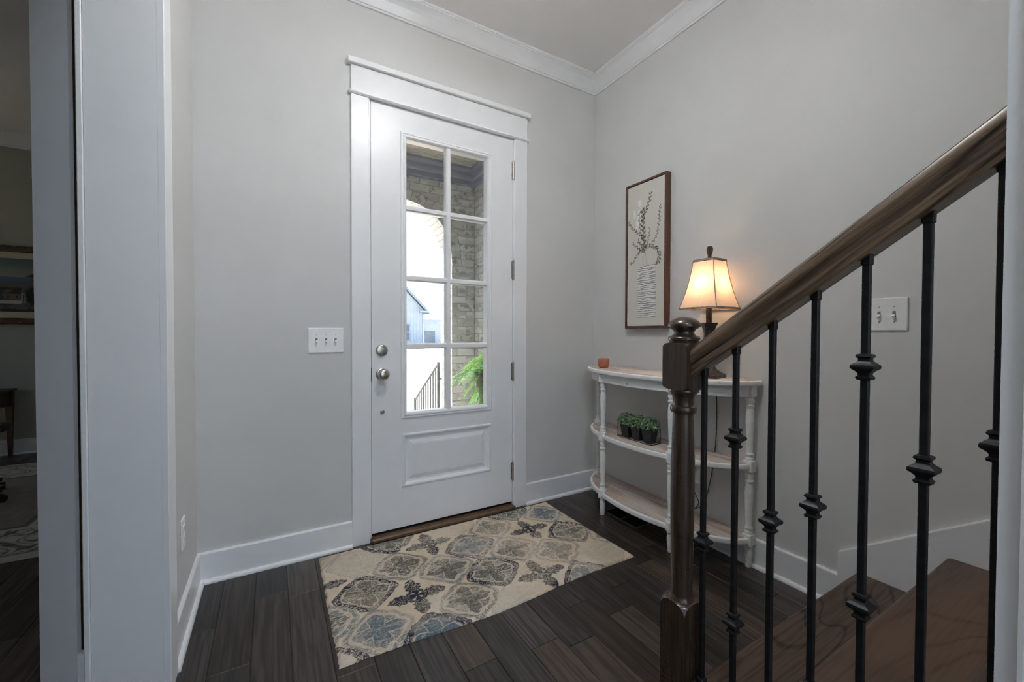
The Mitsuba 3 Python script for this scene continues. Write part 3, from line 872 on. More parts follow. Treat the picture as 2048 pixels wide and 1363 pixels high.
# white blossoms
for (by, bz, rr) in ((-.462, 1.893, .034), (-.474, 2.01, .028), (-.434, 1.945, .026), (-.470, 1.945, .032), (-.452, 1.86, .022)):
    dd = np.hypot((Yg - by) / .7, (Zg - bz) / 1.3)
    C = over(C, (.78, .78, .77), sm(rr, rr * .35, dd + .02 * (n2(Yg, Zg, 110, 8) - .5)) * .75)
INK, OLIVE = (.040, .043, .035), (.13, .125, .055)
branches = {'main': ([(-.525, 1.671), (-.509, 1.813), (-.503, 1.907), (-.497, 1.963)], 14, .020, .011, OLIVE), 'topr': ([(-.513, 1.874), (-.527, 1.963), (-.546, 1.996), (-.562, 2.052)], 11, .016, .008, INK),
            'right': ([(-.529, 1.717), (-.601, 1.764), (-.628, 1.848), (-.635, 1.957)], 17, .013, .0048, INK), 'left': ([(-.520, 1.680), (-.473, 1.813), (-.421, 1.855), (-.378, 1.913)], 16, .014, .0065, INK),
            'lowl': ([(-.520, 1.680), (-.485, 1.709), (-.449, 1.668), (-.397, 1.632)], 12, .013, .006, INK), 'droop': ([(-.539, 1.707), (-.582, 1.715), (-.615, 1.694), (-.632, 1.654), (-.628, 1.606)], 12, .019, .0085, INK),
            'm1': ([(-.519, 1.70), (-.490, 1.74), (-.464, 1.768)], 6, .014, .006, INK), 'm2': ([(-.515, 1.688), (-.47, 1.72), (-.422, 1.76)], 8, .012, .007, INK), 'm3': ([(-.531, 1.70), (-.548, 1.77), (-.560, 1.83)], 7, .012, .005, INK), 'm4': ([(-.51, 1.76), (-.48, 1.85), (-.475, 1.95)], 8, .013, .006, INK)}
for nm, (pts, nl, ll, lw, colr) in branches.items():
    pth = smooth_path([(a, b, 0) for a, b in pts], 40)[:, :2]
    for p, q in zip(pth[:-1], pth[1:]):
        near = (np.abs(Yg - p[0]) < .02) & (np.abs(Zg - p[1]) < .02)
        if near.any():
            dd, _ = seg_dist(Yg[near], Zg[near], p, q)
            C[near] = over(C[near], colr, sm(.0022, .0010, dd) * (.9 if colr is OLIVE else .55))
    for kq in range(int(nl * 1.35)):
        t = .10 + .90 * kq / max(1, int(nl * 1.35) - 1)
        ix = min(len(pth) - 2, int(t * (len(pth) - 1)))
        tan = pth[ix + 1] - pth[ix]
        tan /= np.linalg.norm(tan)
        sgn = 1 if kq % 2 else -1
        ang = r.uniform(.45, .85) * sgn
        dv = np.array([tan[0] * math.cos(ang) - tan[1] * math.sin(ang), tan[0] * math.sin(ang) + tan[1] * math.cos(ang)])
        L_, W_ = ll * r.uniform(.8, 1.3), lw * r.uniform(.95, 1.5)
        cen = pth[ix] + dv * L_ * .72
        near = (np.abs(Yg - cen[0]) < .04) & (np.abs(Zg - cen[1]) < .04)
        a_ = (Yg[near] - cen[0]) * dv[0] + (Zg[near] - cen[1]) * dv[1]
        b_ = -(Yg[near] - cen[0]) * dv[1] + (Zg[near] - cen[1]) * dv[0]
        e = np.abs(b_) / (W_ * .5 * np.clip(1 - (a_ / (L_ * .62)) ** 2, 1e-3, 1)) + (np.abs(a_) > L_ * .62) * 9
        C[near] = over(C[near], INK if r.random() < .6 else (.105, .115, .06), sm(1.15, .85, e) * r.uniform(.7, .97))
put(pc + '__canvas', (P, F), VPAINT, color=C, label='print of a striped vase with leafy branches')

# switch plates and outlets
def plate_x(key, label, y0, y1, z0, z1, toggles):
    """plate on the right wall (faces -x)"""
    k = thing(key, label, 'light switch')
    put(k + '__plate', cb(-.0065, -.0005, y0, y1, z0, z1, .0035), PLASTIC)
    return k


s3 = thing('light_switch', 'white three toggle light switch plate left of the front door', 'light switch')
SX0, SX1, SZ0, SZ1 = -1.9385, -1.7665, 1.063, 1.1945
put(s3 + '__plate', cb(SX0, SX1, -.0068, -.0005, SZ0, SZ1, .0035), PLASTIC)
szc = (SZ0 + SZ1) / 2
for tx in (-1.8985, -1.8525, -1.8065):
    put(s3 + '__slot', bx(tx - .0052, tx + .0052, -.0072, -.0062, szc - .012, szc + .012), pr((.18, .18, .18), .5))
    g = cb(-.0042, .0042, -.016, -.002, -.005, .005, .0015)
    g.apply_transform(trimesh.transformations.rotation_matrix(.5, (1, 0, 0)))
    g.apply_translation((tx, -.006, szc - .003))
    put(s3 + '__toggle', g, PLASTIC)
    for s in (-1, 1):
        put(s3 + '__screw', ylathe([(0, 0), (.0028, 0), (.0024, .0012), (0, .0014)], tx, szc + s * .030, -.0066, 12), HINGE)
s2k = thing('light_switch', 'white two toggle light switch plate above the stairs', 'light switch')
put(s2k + '__plate', cb(-.0068, -.0005, -1.775, -1.650, 1.182, 1.312, .0035), PLASTIC)
for ty in (-1.6885, -1.7345):
    put(s2k + '__slot', bx(-.0072, -.0062, ty - .0052, ty + .0052, 1.235, 1.259), pr((.18, .18, .18), .5))
    g = cb(-.018, -.002, -.0042, .0042, -.005, .005, .0015)
    g.apply_transform(trimesh.transformations.rotation_matrix(-.5, (0, 1, 0)))
    g.apply_translation((-.006, ty, 1.244))
    put(s2k + '__toggle', g, PLASTIC)
    for s in (-1, 1):
        m = lathe([(0, 0), (.0028, 0), (.0024, .0012), (0, .0014)], (0, 0, 0), 12)
        m.apply_transform(trimesh.transformations.rotation_matrix(-math.pi / 2, (0, 1, 0)))
        m.apply_translation((-.0066, ty, 1.247 + s * .030))
        put(s2k + '__screw', m, HINGE)


def outlet(label, face_sign, x, yc, zc):
    k = thing('wall_outlet', label, 'outlet')
    s = face_sign
    put(k + '__plate', cb(x, x + s * .006, yc - .037, yc + .037, zc - .06, zc + .06, .003), PLASTIC)
    for dz in (-.0195, .0195):
        rc = put(k + '__receptacle', cb(x + s * .004, x + s * .0085, yc - .0165, yc + .0165, zc + dz - .014, zc + dz + .014, .002), PLASTIC)
        put(rc + '__slots', cat([bx(x + s * .0080, x + s * .0088, yc - .0075, yc - .0055, zc + dz - .003, zc + dz + .006), bx(x + s * .0080, x + s * .0088, yc + .0055, yc + .0075, zc + dz - .003, zc + dz + .005), bx(x + s * .0080, x + s * .0088, yc - .002, yc + .002, zc + dz - .010, zc + dz - .006)]), RUBBER_AND_GAP_SHADE)  # black pieces painted in for the shade inside the slot holes


outlet('white wall outlet low on the short wall left of the door', 1, -2.405, -.355, .388)
outlet('white wall outlet behind the console holding the lamp plug', -1, 0, -.868, .375)

# floor register under the console
vt = thing('floor_vent', 'brown framed floor vent under the front of the console table', 'vent')
vx0, vx1, vy0, vy1 = -.225, -.085, -.640, -.350
put(vt + '__frame', cat([cb(vx0, vx0 + .014, vy0, vy1, .0004, .005, .0015), cb(vx1 - .014, vx1, vy0, vy1, .0004, .005, .0015), cb(vx0, vx1, vy0, vy0 + .014, .0004, .005, .0015), cb(vx0, vx1, vy1 - .014, vy1, .0004, .005, .0015), cb(vx0, vx1, (vy0 + vy1) / 2 - .005, (vy0 + vy1) / 2 + .005, .0004, .004, .001)]), VENTWOOD)
put(vt + '__opening_shade', bx(vx0 + .012, vx1 - .012, vy0 + .012, vy1 - .012, .0003, .0012), RUBBER_AND_GAP_SHADE)  # black sheet laid on the floor as the shade of the vent opening
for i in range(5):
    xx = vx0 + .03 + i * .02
    put(vt + '__louver', bx(xx, xx + .003, vy0 + .014, vy1 - .014, .001, .0032), RUBBER_AND_GAP_SHADE)

# ------------------------------------------------------------------ door mat rug
RX0, RX1, RY0, RY1 = -1.898, -.474, -.850, -.052
us, vs = np.linspace(0, 1, 640), np.linspace(0, 1, 360)


def rug_at(u, v):
    edge = .006 * (f2(u, v * 0, 9, 3, 4) - .5) + .004 * (n2(u, u * 0, 160, 6) - .5)
    wave = -.028 * np.exp(-((u - .42) / .2) ** 2) + edge
    x = RX0 + (RX1 - RX0) * u + .008 * (f2(v, u * 0, 6, 2, 9) - .5) + .004 * (n2(v, u * 0, 120, 7) - .5) + .012 * (1 - v) * (u - .5)
    y = RY0 + (RY1 - RY0) * v + wave * (1 - v) ** 2
    border = np.minimum(np.minimum(u / .008, (1 - u) / .008), np.minimum(v / .014, (1 - v) / .014))
    z = .0105 * np.clip(border, 0, 1) ** .5 + .0012 * np.clip(border, 0, 1) * (n2(x, y, 330, 2) + .8 * n2(x * .3, y, 420, 12) - .9)
    return np.stack([x, y, np.maximum(z, .0008)], 1)


P, F, U, V = grid_sheet(us, vs, rug_at)
x, y = P[:, 0], P[:, 1]
CREAM, TAN, NAVY, GREY, TEAL, GREEN, PALE = (.64, .52, .40), (.58, .44, .31), (.020, .022, .038), (.078, .080, .070), (.080, .125, .16), (.44, .44, .32), (.68, .59, .49)
C = np.tile(np.array(CREAM), (len(x), 1))
C = over(C, TAN, .55 * sm(.4, .7, f2(x, y * .6, 9, 3, 1)))
C = over(C, PALE, .7 * sm(.45, .7, f2(x, y, 5, 3, 2)))
wx, wy = x + .010 * (f2(x, y, 30, 2, 21) - .5) * 2, y + .010 * (f2(x, y, 30, 2, 22) - .5) * 2
# tendril figures: thin contour lines of a warped field
fld = f2(wx, wy, 88, 2, 31)
curl = sm(.030, .012, np.abs(fld - .5)) + sm(.022, .008, np.abs(fld - .36)) + sm(.022, .008, np.abs(fld - .64))
curl = np.clip(curl, 0, 1)
fld2 = f2(wx, wy, 64, 2, 33)
curl2 = np.clip(sm(.030, .012, np.abs(fld2 - .5)) + sm(.022, .010, np.abs(fld2 - .38)) + sm(.022, .01, np.abs(fld2 - .62)), 0, 1)


def medal(u, v):
    a = np.arctan2(v, u)
    return 1 - np.hypot(u, v) / (.85 + .16 * np.abs(np.cos(2 * a)) ** 5)


cells = [(0, 0, 'faint', GREEN), (0, 1, 'navy', GREY), (0, 2, 'med', TEAL), (-1, 1, 'cross', NAVY), (-1, 2, 'med', TEAL), (-1, 3, 'navy', PALE), (-1, 0, 'faint', GREY),
         (1, 0, 'navy', TEAL), (1, 1, 'med', GREY), (1, 2, 'cross', NAVY), (1, 3, 'navyfill', TEAL), (2, 0, 'cross', NAVY), (2, 1, 'med', TEAL), (2, 2, 'med', GREY), (2, 3, 'faint', PALE),
         (3, 0, 'faint', GREEN), (3, 1, 'navy', TEAL), (3, 2, 'navy', TEAL), (3, 3, 'faint', GREEN), (4, 0, 'med', GREY), (4, 1, 'med', TEAL), (4, 2, 'cross', NAVY), (5, 0, 'navyfill', TEAL), (5, 1, 'cross', NAVY),
         (5, 2, 'med', GREY), (5, 3, 'navy', TEAL), (6, 0, 'med', TEAL), (6, 1, 'navy', GREY), (6, 2, 'faint', GREEN), (7, 1, 'faint', NAVY), (7, 2, 'med', TEAL), (6, 3, 'faint', GREY), (4, 3, 'faint', TEAL), (2, -1, 'faint', GREY)]
worn = sm(.48, .66, f2(x * .8 + .3, y * .8, 6.5, 3, 51)) * .75          # rubbed places of the pile
grain = n2(x * 60, y * 300, 1.0, 61) * .6 + n2(x * 400, y * 400, 1.0, 62) * .4
for (i, j, kd, colr) in cells:
    cx = -1.742 + .1903 * i
    cyy = (-.205 if i % 2 == 0 else -.068) - .2695 * j
    u, v_ = (wx - cx) / .140, (wy - cyy) / .137
    near = (np.abs(u) < 1.15) & (np.abs(v_) < 1.15)
    if not near.any():
        continue
    u, v_ = u[near], v_[near]
    dm = medal(u, v_)
    th = np.arctan2(v_, u)
    rr = np.hypot(u, v_)
    petal4 = .22 + .52 * np.abs(np.cos(2 * th)) ** .9 + .03 * np.cos(16 * th)           # four petals on the axes
    c = C[near]
    wn = worn[near]
    gr = grain[near]
    hole = curl[near]
    hole2 = curl2[near]
    keep = lambda a, s=.0: np.clip(a * (1 - s * wn * sm(.30, .62, gr + .25 * wn)), 0, 1)
    if kd == 'cross':
        la, lb = np.maximum(np.abs(u), np.abs(v_)), np.minimum(np.abs(u), np.abs(v_))
        hw = .035 + .205 * np.sin(math.pi * np.clip((la - .03) / .88, 0, 1) ** 1.12) * (1 + .16 * np.sin(la * 34))
        a = sm(-.025, .025, hw - lb) * (la < .92)
        c = over(c, GREEN, sm(-.05, .05, .62 - np.maximum(np.abs(u), np.abs(v_))) * .25)
        c = over(c, NAVY, keep(a * (1 - .9 * hole * sm(.16, .3, rr)), .25))
        c = over(c, NAVY, keep(sm(.09, .05, np.hypot(la - .20, lb - .20)) * .9, .2))
    else:
        ins = sm(-.012, .012, dm)
        fill = {'navy': .95, 'med': .92, 'navyfill': .9, 'faint': .30}[kd]
        wear_ = {'navy': .5, 'med': .75, 'navyfill': .5, 'faint': 1.0}[kd]
        # ground tint of the medallion, then petals, then cream vein lines
        c = over(c, colr if kd == 'navyfill' else (.36, .34, .28), keep(ins * (.80 if kd == 'navyfill' else .40), wear_))
        inner = sm(.24, .27, dm)
        pet = sm(-.03, .03, petal4 - rr)
        c = over(c, GREY if (colr == TEAL and (i + j) % 2) else colr, keep(inner * pet * fill * (1 - .55 * hole2), wear_ * .7))
        c = over(c, colr, keep(inner * (1 - pet) * fill * .85 * (1 - hole), wear_))
        c = over(c, CREAM, inner * sm(.05, .02, np.abs(rr - petal4)) * .75)
        if kd.startswith('navy'):
            band = sm(.015, .035, dm) * sm(.235, .215, dm)
            lobe = .5 + .5 * np.cos(4 * th + (0 if (i + j) % 2 else .5))
            c = over(c, PALE, band * .6)
            c = over(c, NAVY, keep(band * (1 - .95 * hole2), .5))
            c = over(c, NAVY, keep(sm(.022, .008, np.abs(dm - .012)), .4))
        else:
            band = sm(.03, .05, dm) * sm(.17, .15, dm)
            c = over(c, colr, keep(band * (1 - hole) * fill * .8, wear_))
            c = over(c, (.25, .24, .21), keep(sm(.020, .006, np.abs(dm - .012)), wear_) * .6)
    C[near] = c
C = over(C, PALE, .40 * sm(.55, .75, f2(x * 3, y * 14, 3.2, 3, 71)) * sm(.4, .7, grain))
C = over(C, PALE, .75 * sm(.66, .74, n2(x * 130, y * 420, 1.0, 83)) * sm(.42, .60, f2(x, y, 7, 3, 84)))
C *= (.86 + .24 * n2(x * 500, y * 500, 1.0, 81))[:, None]
put('area_rug', (P, F), VCOL, smooth=True, color=C, label='cream door mat with navy and grey medallions on the floor before the front door', category='rug')

# ------------------------------------------------------------------ the study seen through the left opening
pn = thing('framed_painting', 'landscape painting in a gilt and cream frame on the study wall', 'painting')
FX0, FX1 = -4.95, -3.86


def pframe(x0, x1, z0, z1, w, y0, y1, m, key):
    put(pn + key, cat([cb(x0, x1, y0, y1, z0, z0 + w, .004), cb(x0, x1, y0, y1, z1 - w, z1, .004), cb(x0, x0 + w, y0, y1, z0 + w, z1 - w, .004), cb(x1 - w, x1, y0, y1, z0 + w, z1 - w, .004)]), m)


pframe(FX0, FX1, 1.243, 1.985, .058, 3.365, 3.408, GILT, '__outer_frame')
pframe(FX0 + .058, FX1 - .058, 1.301, 1.927, .060, 3.378, 3.408, LINER, '__liner')
us, vs = np.linspace(FX0 + .115, FX1 - .115, 260), np.linspace(1.358, 1.870, 150)
P, F, Xg, Zg = grid_sheet(us, vs, lambda a, b: np.stack([a, np.full_like(a, 3.388), b], 1))
tz = (Zg - 1.358) / .512
C = np.tile(np.array([.12, .19, .22]), (len(Xg), 1))
C = over(C, (.30, .32, .25), sm(1.0, .62, tz))
C = over(C, (.30, .32, .29), .5 * sm(.5, .7, f2(Xg, Zg * 2.2, 5, 4, 3)) * sm(.6, .8, tz))
hill = .66 + .03 * (f2(Xg, Xg * 0, 6, 3, 5) - .5)
C = over(C, (.10, .17, .26), sm(0, .01, hill - tz))
C = over(C, (.13, .13, .12), sm(0, .02, .58 + .04 * (f2(Xg, Xg * 0, 14, 3, 6) - .5) - tz))
tree = f2(Xg, Zg, 22, 3, 7)
C = over(C, (.030, .040, .020), sm(0, .03, .47 - tz) * sm(.40, .52, tree))
C = over(C, (.10, .075, .045), sm(0, .03, .42 - tz) * sm(.55, .62, tree) * .8)


def prect(x0, x1, z0, z1, col):
    global C
    C = over(C, col, ((Xg > x0) & (Xg < x1) & (Zg > z0) & (Zg < z1)).astype(float))


prect(-4.245, -4.165, 1.455, 1.53, (.16, .14, .11))      # little house, gable, white wall
C = over(C, (.07, .035, .025), ((np.abs(Xg + 4.205) < .055 * (1.580 - Zg) / .05) & (Zg > 1.53) & (Zg < 1.58)).astype(float))
prect(-4.20, -4.188, 1.49, 1.515, (.03, .04, .05))
prect(-4.165, -4.132, 1.45, 1.54, (.42, .50, .46))
prect(-4.155, -4.146, 1.455, 1.53, (.05, .07, .07))
prect(-4.60, -4.165, 1.440, 1.468, (.55, .58, .55))
prect(-4.095, -3.98, 1.62, 1.70, (.15, .10, .075))     # tower with tiled roof and arched window
C = over(C, (.075, .035, .03), ((np.abs(Xg + 4.035) < .085 * (1 - (Zg - 1.70) / .055) + .012) & (Zg > 1.697) & (Zg < 1.755)).astype(float))
C = over(C, (.30, .32, .27), ((np.hypot((Xg + 4.052) / .016, (Zg - 1.652) / .024) < 1)).astype(float))
C = over(C, (.020, .026, .016), sm(1.1, .8, np.hypot((Xg + 4.0) / .14, (Zg - 1.52) / .125) + .35 * (tree - .5)))
C = over(C, (.11, .115, .085), sm(0, .02, .13 - tz) * .8 * sm(.3, .6, f2(Xg, Zg * 5, 26, 3, 9)))
C = over(C, (.035, .035, .032), sm(0, .02, .07 - tz + .05 * (tree - .5)))
put(pn + '__canvas', (P, F), VPAINT, color=C * .7)

sd = thing('side_table', 'dark wooden side table with tapered legs against the study wall', 'table')
TX1, TY0, TY1, TZ = -4.215, 2.93, 3.37, .638
TX0 = TX1 - .85
put(sd + '__tabletop', cb(TX0 - .02, TX1 + .02, TY0 - .02, TY1, TZ - .022, TZ, .005), DESKWOOD)
put(sd + '__apron', cb(TX0 + .01, TX1 - .01, TY0 + .01, TY1 - .01, TZ - .16, TZ - .022, .003), DESKWOOD)
for lx in (TX0, TX1 - .045):
    for ly in (TY0, TY1 - .045):
        put(sd + '__leg', loft([[(lx + .0225 + sx * q, ly + .0225 + sy * q, z) for sx, sy in ((-1, -1), (1, -1), (1, 1), (-1, 1))] for q, z in ((.012, .0), (.0225, TZ - .18), (.0225, TZ - .022))]), DESKWOOD)

# study rug
SX0_, SX1_, SY0_, SY1_ = -5.5, -2.88, .700, 2.93
us, vs = np.linspace(SX0_, SX1_, 330), np.linspace(SY0_, SY1_, 280)


def srug(a, b):
    e = np.minimum(np.minimum(a - SX0_, SX1_ - a), np.minimum(b - SY0_, SY1_ - b))
    return np.stack([a, b, np.maximum(.0015, .011 * np.clip(e / .02, 0, 1))], 1)


P, F, Xg, Yg = grid_sheet(us, vs, srug)
e = np.minimum(np.minimum(Xg - SX0_, SX1_ - Xg), np.minimum(Yg - SY0_, SY1_ - Yg))
C = np.tile(np.array([.20, .175, .15]), (len(Xg), 1)) * (.85 + .3 * f2(Xg, Yg, 30, 2, 3))[:, None]
bord = sm(.51, .50, e)
C = over(C, (.42, .40, .345), bord)
sw = f2(Xg + .06 * np.sin(Yg * 21), Yg + .06 * np.sin(Xg * 19), 8.5, 2, 41)
scroll = np.clip(sm(.040, .018, np.abs(sw - .5)) + sm(.03, .014, np.abs(sw - .33)) + sm(.03, .014, np.abs(sw - .66)), 0, 1)
C = over(C, (.085, .08, .078), bord * scroll * sm(.065, .085, e) * sm(.47, .45, e))
C = over(C, (.075, .072, .07), sm(.02, .012, np.abs(e - .50)) * .9)
C = over(C, (.085, .08, .078), sm(.010, .005, np.abs(e - .07)) * .9)
put('area_rug', (P, F), VCOL, smooth=True, color=C, label='grey rug with scrolled border on the study floor', category='rug')

# office chair at the left edge
oc = thing('office_chair', 'black swivel chair base on the study rug at the left edge', 'chair')
OX, OY, OZ = -3.99, 1.86, .0112
put(oc + '__column', lathe([(0, OZ + .09), (.03, OZ + .09), (.03, OZ + .25), (.018, OZ + .26), (.018, OZ + .44), (0, OZ + .44)], (OX, OY, 0), 24), CHAIRBLACK, smooth=40)
for kq in range(5):
    a0 = math.radians(-15 + 72 * kq)
    ex, ey = OX + .30 * math.cos(a0), OY + .30 * math.sin(a0)
    put(oc + '__base_arm', tube([(OX + .02 * math.cos(a0), OY + .02 * math.sin(a0), OZ + .12), (OX + .15 * math.cos(a0), OY + .15 * math.sin(a0), OZ + .11), (ex, ey, OZ + .075)], [.03, .024, .016], 10), CHAIRBLACK, smooth=50)
    cw = trimesh.creation.cylinder(.027, .045, sections=24)
    cw.apply_transform(trimesh.transformations.rotation_matrix(math.pi / 2, (1, 0, 0)))
    cw.apply_transform(trimesh.transformations.rotation_matrix(a0 + .9, (0, 0, 1)))
    cw.apply_translation((ex, ey, OZ + .027))
    put(oc + '__caster', cw, CHAIRBLACK, smooth=40)
put(oc + '__seat', tm(manifold3d.Manifold.batch_hull([manifold3d.Manifold.sphere(.035, 24).translate((OX + a, OY + b, OZ + .47)) for a in (-.2, .2) for b in (-.2, .2)])), CHAIRBLACK, smooth=40)
put(oc + '__backrest', tm(manifold3d.Manifold.batch_hull([manifold3d.Manifold.sphere(.025, 24).translate((OX - .25, OY + b, OZ + c_)) for b in (-.2, .2) for c_ in (.6, 1.0)])), CHAIRBLACK, smooth=40)

# ------------------------------------------------------------------ porch seen through the door glass
PYA, PYB, PXS = 1.69, 1.99, -.20      # arch wall faces, side wall face
ARX, ARA, ARZ, ARB = -1.08, .62, 1.88, .62


def arch(nexp, grow=0.0, n=40):
    t = np.linspace(0, math.pi, n)
    c_, s_ = np.cos(t), np.sin(t)
    return [(ARX + (ARA + grow) * np.sign(a) * abs(a) ** (2 / nexp), ARZ + (ARB + grow) * abs(b) ** (2 / nexp)) for a, b in zip(c_, s_)]


inner, outer = arch(2.4), arch(2.4)
PT = 2.74
open_in = Polygon([(ARX + ARA, -.6)] + inner + [(ARX - ARA, -.6)])
open_out = Polygon([(ARX + ARA, -.6)] + outer + [(ARX - ARA, -.6)])
wallrect = sbox(-2.47, -.6, PXS + .12, 3.0)


def yslab(poly, y0, y1):
    ms = []
    for g in getattr(poly, 'geoms', [poly]):
        m = trimesh.creation.extrude_polygon(g, y1 - y0, engine='earcut')
        v_ = m.vertices
        m = trimesh.Trimesh(np.stack([v_[:, 0], y0 + v_[:, 2], v_[:, 1]], 1), m.faces, process=False)
        if m.volume < 0:
            m.invert()
        ms.append(m)
    return cat(ms)


pf = 'wall_porch_front'
tag(pf, 'grey brick porch wall with an arched opening seen through the door glass', kind='structure')
put(pf + '__mortar', yslab(wallrect.difference(open_in.buffer(.006)), PYA + .006, PYA + .06), MORTAR)
put(pf + '__outer_leaf', yslab(wallrect.difference(open_out), PYA + .06, PYB), MORTAR)
CO, BL = .0792, .203
VB, FB = [], []
ring_w = .10
frame_zone = open_in.buffer(ring_w, join_style=1)
row = 0
z = -.02
cut_ops = sbox(-2.47, -.6, PXS, PT)
nb = 0
while z < PT - .02:
    off = (row % 2) * BL / 2
    xq = PXS - off
    if off:
        xs = [(xq, PXS)]
    else:
        xs = []
    while xq > -2.45:
        xs.append((xq - BL, xq))
        xq -= BL
    for a, b in xs:
        ident = sbox(a + .005, z + .005, b - .005, min(z + CO, PT) - .005)
        g = ident.difference(open_in.buffer(.004)) if z < ARZ else ident.difference(open_in.buffer(ring_w + .008, join_style=1))
        if z < ARZ and b > ARX + ARA - .02 and a < ARX + ARA + .05:
            g = ident.difference(open_in.buffer(.002))
        if g.is_empty or g.area < 4e-4:
            continue
        if a < -1.95 and z > 2.1 or (a < -1.76 and z < 2.0 and nb > 9999):
            pass
        pr_y = rng.uniform(-.0025, .001)
        put(pf + '__brick', yslab(g, PYA + pr_y, PYA + .02), BRICK, uv=(rng.random(), rng.random()))
        nb += 1
    z += CO
    row += 1
# header bricks laid round the arch
pts_in = np.array(arch(2.4, 0.0, 400))
pts_out = np.array(arch(2.4, ring_w, 400))
mid = (pts_in + pts_out) / 2
cum = np.concatenate([[0], np.cumsum(np.linalg.norm(np.diff(mid, axis=0), axis=1))])
nr = int(cum[-1] / .074)
for i in range(nr):
    s0, s1 = cum[-1] * i / nr + .004, cum[-1] * (i + 1) / nr - .004
    g4 = []
    for arr, s in ((pts_in, s0), (pts_out, s0), (pts_out, s1), (pts_in, s1)):
        g4.append((np.interp(s, cum, arr[:, 0]), np.interp(s, cum, arr[:, 1])))
    gq = Polygon(g4).buffer(0).intersection(sbox(-2.47, -.6, PXS, PT - .003))
    if gq.area > 4e-4:
        put(pf + '__arch_brick', yslab(gq, PYA - .002 + rng.uniform(-.002, .002), PYA + .02), BRICK, uv=(rng.random(), rng.random()))
# intrados bricks of the arch and the jamb
ni, no = np.array(arch(2.4, -.0015, 400)), np.array(arch(2.4, -.0015, 400))
for i in range(nr):
    lo, hi = (i + .06) / nr, (i + .94) / nr
    q = [np.array([np.interp(t, np.linspace(0, 1, 400), a[:, 0]), np.interp(t, np.linspace(0, 1, 400), a[:, 1])]) for a in (ni, no) for t in (lo, hi)]
    y0_, y1_ = PYA + .004, PYB - .002
    top = [(q[0][0], y0_, q[0][1]), (q[1][0], y0_, q[1][1]), (q[3][0], y1_, q[3][1]), (q[2][0], y1_, q[2][1])]
    cen = np.array([ARX, 0, ARZ - .3])
    botm = []
    for pnt in top:
        dv = np.array([pnt[0] - cen[0], 0, pnt[2] - cen[2]])
        dv /= np.linalg.norm(dv)
        botm.append(tuple(np.array(pnt) + dv * .010))
    m = trimesh.Trimesh(top + botm, [(0, 1, 2), (0, 2, 3), (4, 6, 5), (4, 7, 6), (0, 4, 5), (0, 5, 1), (1, 5, 6), (1, 6, 2), (2, 6, 7), (2, 7, 3), (3, 7, 4), (3, 4, 0)], process=False)
    trimesh.repair.fix_normals(m)
    put(pf + '__soffit_brick', m, BRICK, uv=(.6 + .4 * rng.random(), .4 * rng.random()))
z = -.02
while z < ARZ - .02:
    for xj, s in ((ARX + ARA, 1), (ARX - ARA, -1)):
        put(pf + '__jamb_brick', bx(xj - s * .0025, xj + s * .006, PYA + .004, PYB - .003, z + .005, min(z + CO, ARZ) - .004), BRICK, uv=(.5 + .5 * rng.random(), .5 * rng.random()))
    z += CO

ps = 'wall_porch_right'
tag(ps, 'grey brick side wall of the porch', kind='structure')
put(ps + '__mortar', bx(PXS + .006, PXS + .12, .15, PYA + .05, -.6, 3.0), MORTAR)
z, row = -.02 + CO * 3, 0
while z < PT - .02:
    yq = PYA - (BL / 2 if row % 2 else 0)
    ysg = [(yq, PYA)] if row % 2 else []
    while yq > .16:
        ysg.append((max(.155, yq - BL), yq))
        yq -= BL
    for a, b in ysg:
        if b - a < .03:
            continue
        pr_x = rng.uniform(-.0025, .001)
        put(ps + '__brick', bx(PXS + pr_x, PXS + .02, a + .005, b - .005, z + .005, min(z + CO, PT) - .005), BRICK, uv=(rng.random(), rng.random()))
    z += CO
    row += 1
struct('wall_porch_left', bx(-2.47, -2.44, .15, PYA + .01, -.6, 3.0), MORTAR)
# porch ceiling boards and dark crown beam
pcg = 'ceiling_porch'
tag(pcg, 'weathered board ceiling of the porch', kind='structure')
put(pcg + '__deck', bx(-2.45, PXS + .1, .15, PYB, 2.93, 2.99), PORCHTRIM)
yy = .155
while yy < PYA - .07:
    y2 = min(yy + .088, PYA - .06)
    xj = rng.uniform(-1.9, -.6)
    for xa, xb in ((-2.44, xj), (xj, PXS)):
        put(pcg + '__board', cb(xa + .001, xb - .001, yy + .002, y2 - .002, 2.912, 2.93, .003), PORCHWOOD, uv=(rng.random(), rng.random()))
    yy += .088
for nm, lo, hi in (('trim_porch_front', None, None),):
    prof_t = [(0, PT), (.035, PT), (.037, PT + .004), (.037, PT + .050), (.045, PT + .055), (.055, PT + .062), (.062, PT + .085), (.066, PT + .120), (.085, PT + .150), (.088, 2.914), (0, 2.914)]
    struct('trim_porch_front', prism([(PYA - dd, zz) for dd, zz in prof_t], 'x', -2.44, PXS), PORCHTRIM, 'dark blue grey crown beam under the porch ceiling')
    struct('trim_porch_right', prism([(PXS - dd, zz) for dd, zz in prof_t], 'y', .15, PYA), PORCHTRIM, 'dark blue grey crown beam on the porch side wall')
struct('porch_floor', bx(-2.47, PXS + .1, .15, PYB + .06, -.12, -.02), CONCRETE)
stp = thing('porch_steps', 'concrete steps going down from the porch', 'steps')
for i in range(3):
    put(stp + '__step', cb(-1.78, -.44, PYB + .062 + .28 * i, PYB + .34 + .28 * i, -.62, -.155 - .14 * i, .006), CONCRETE)

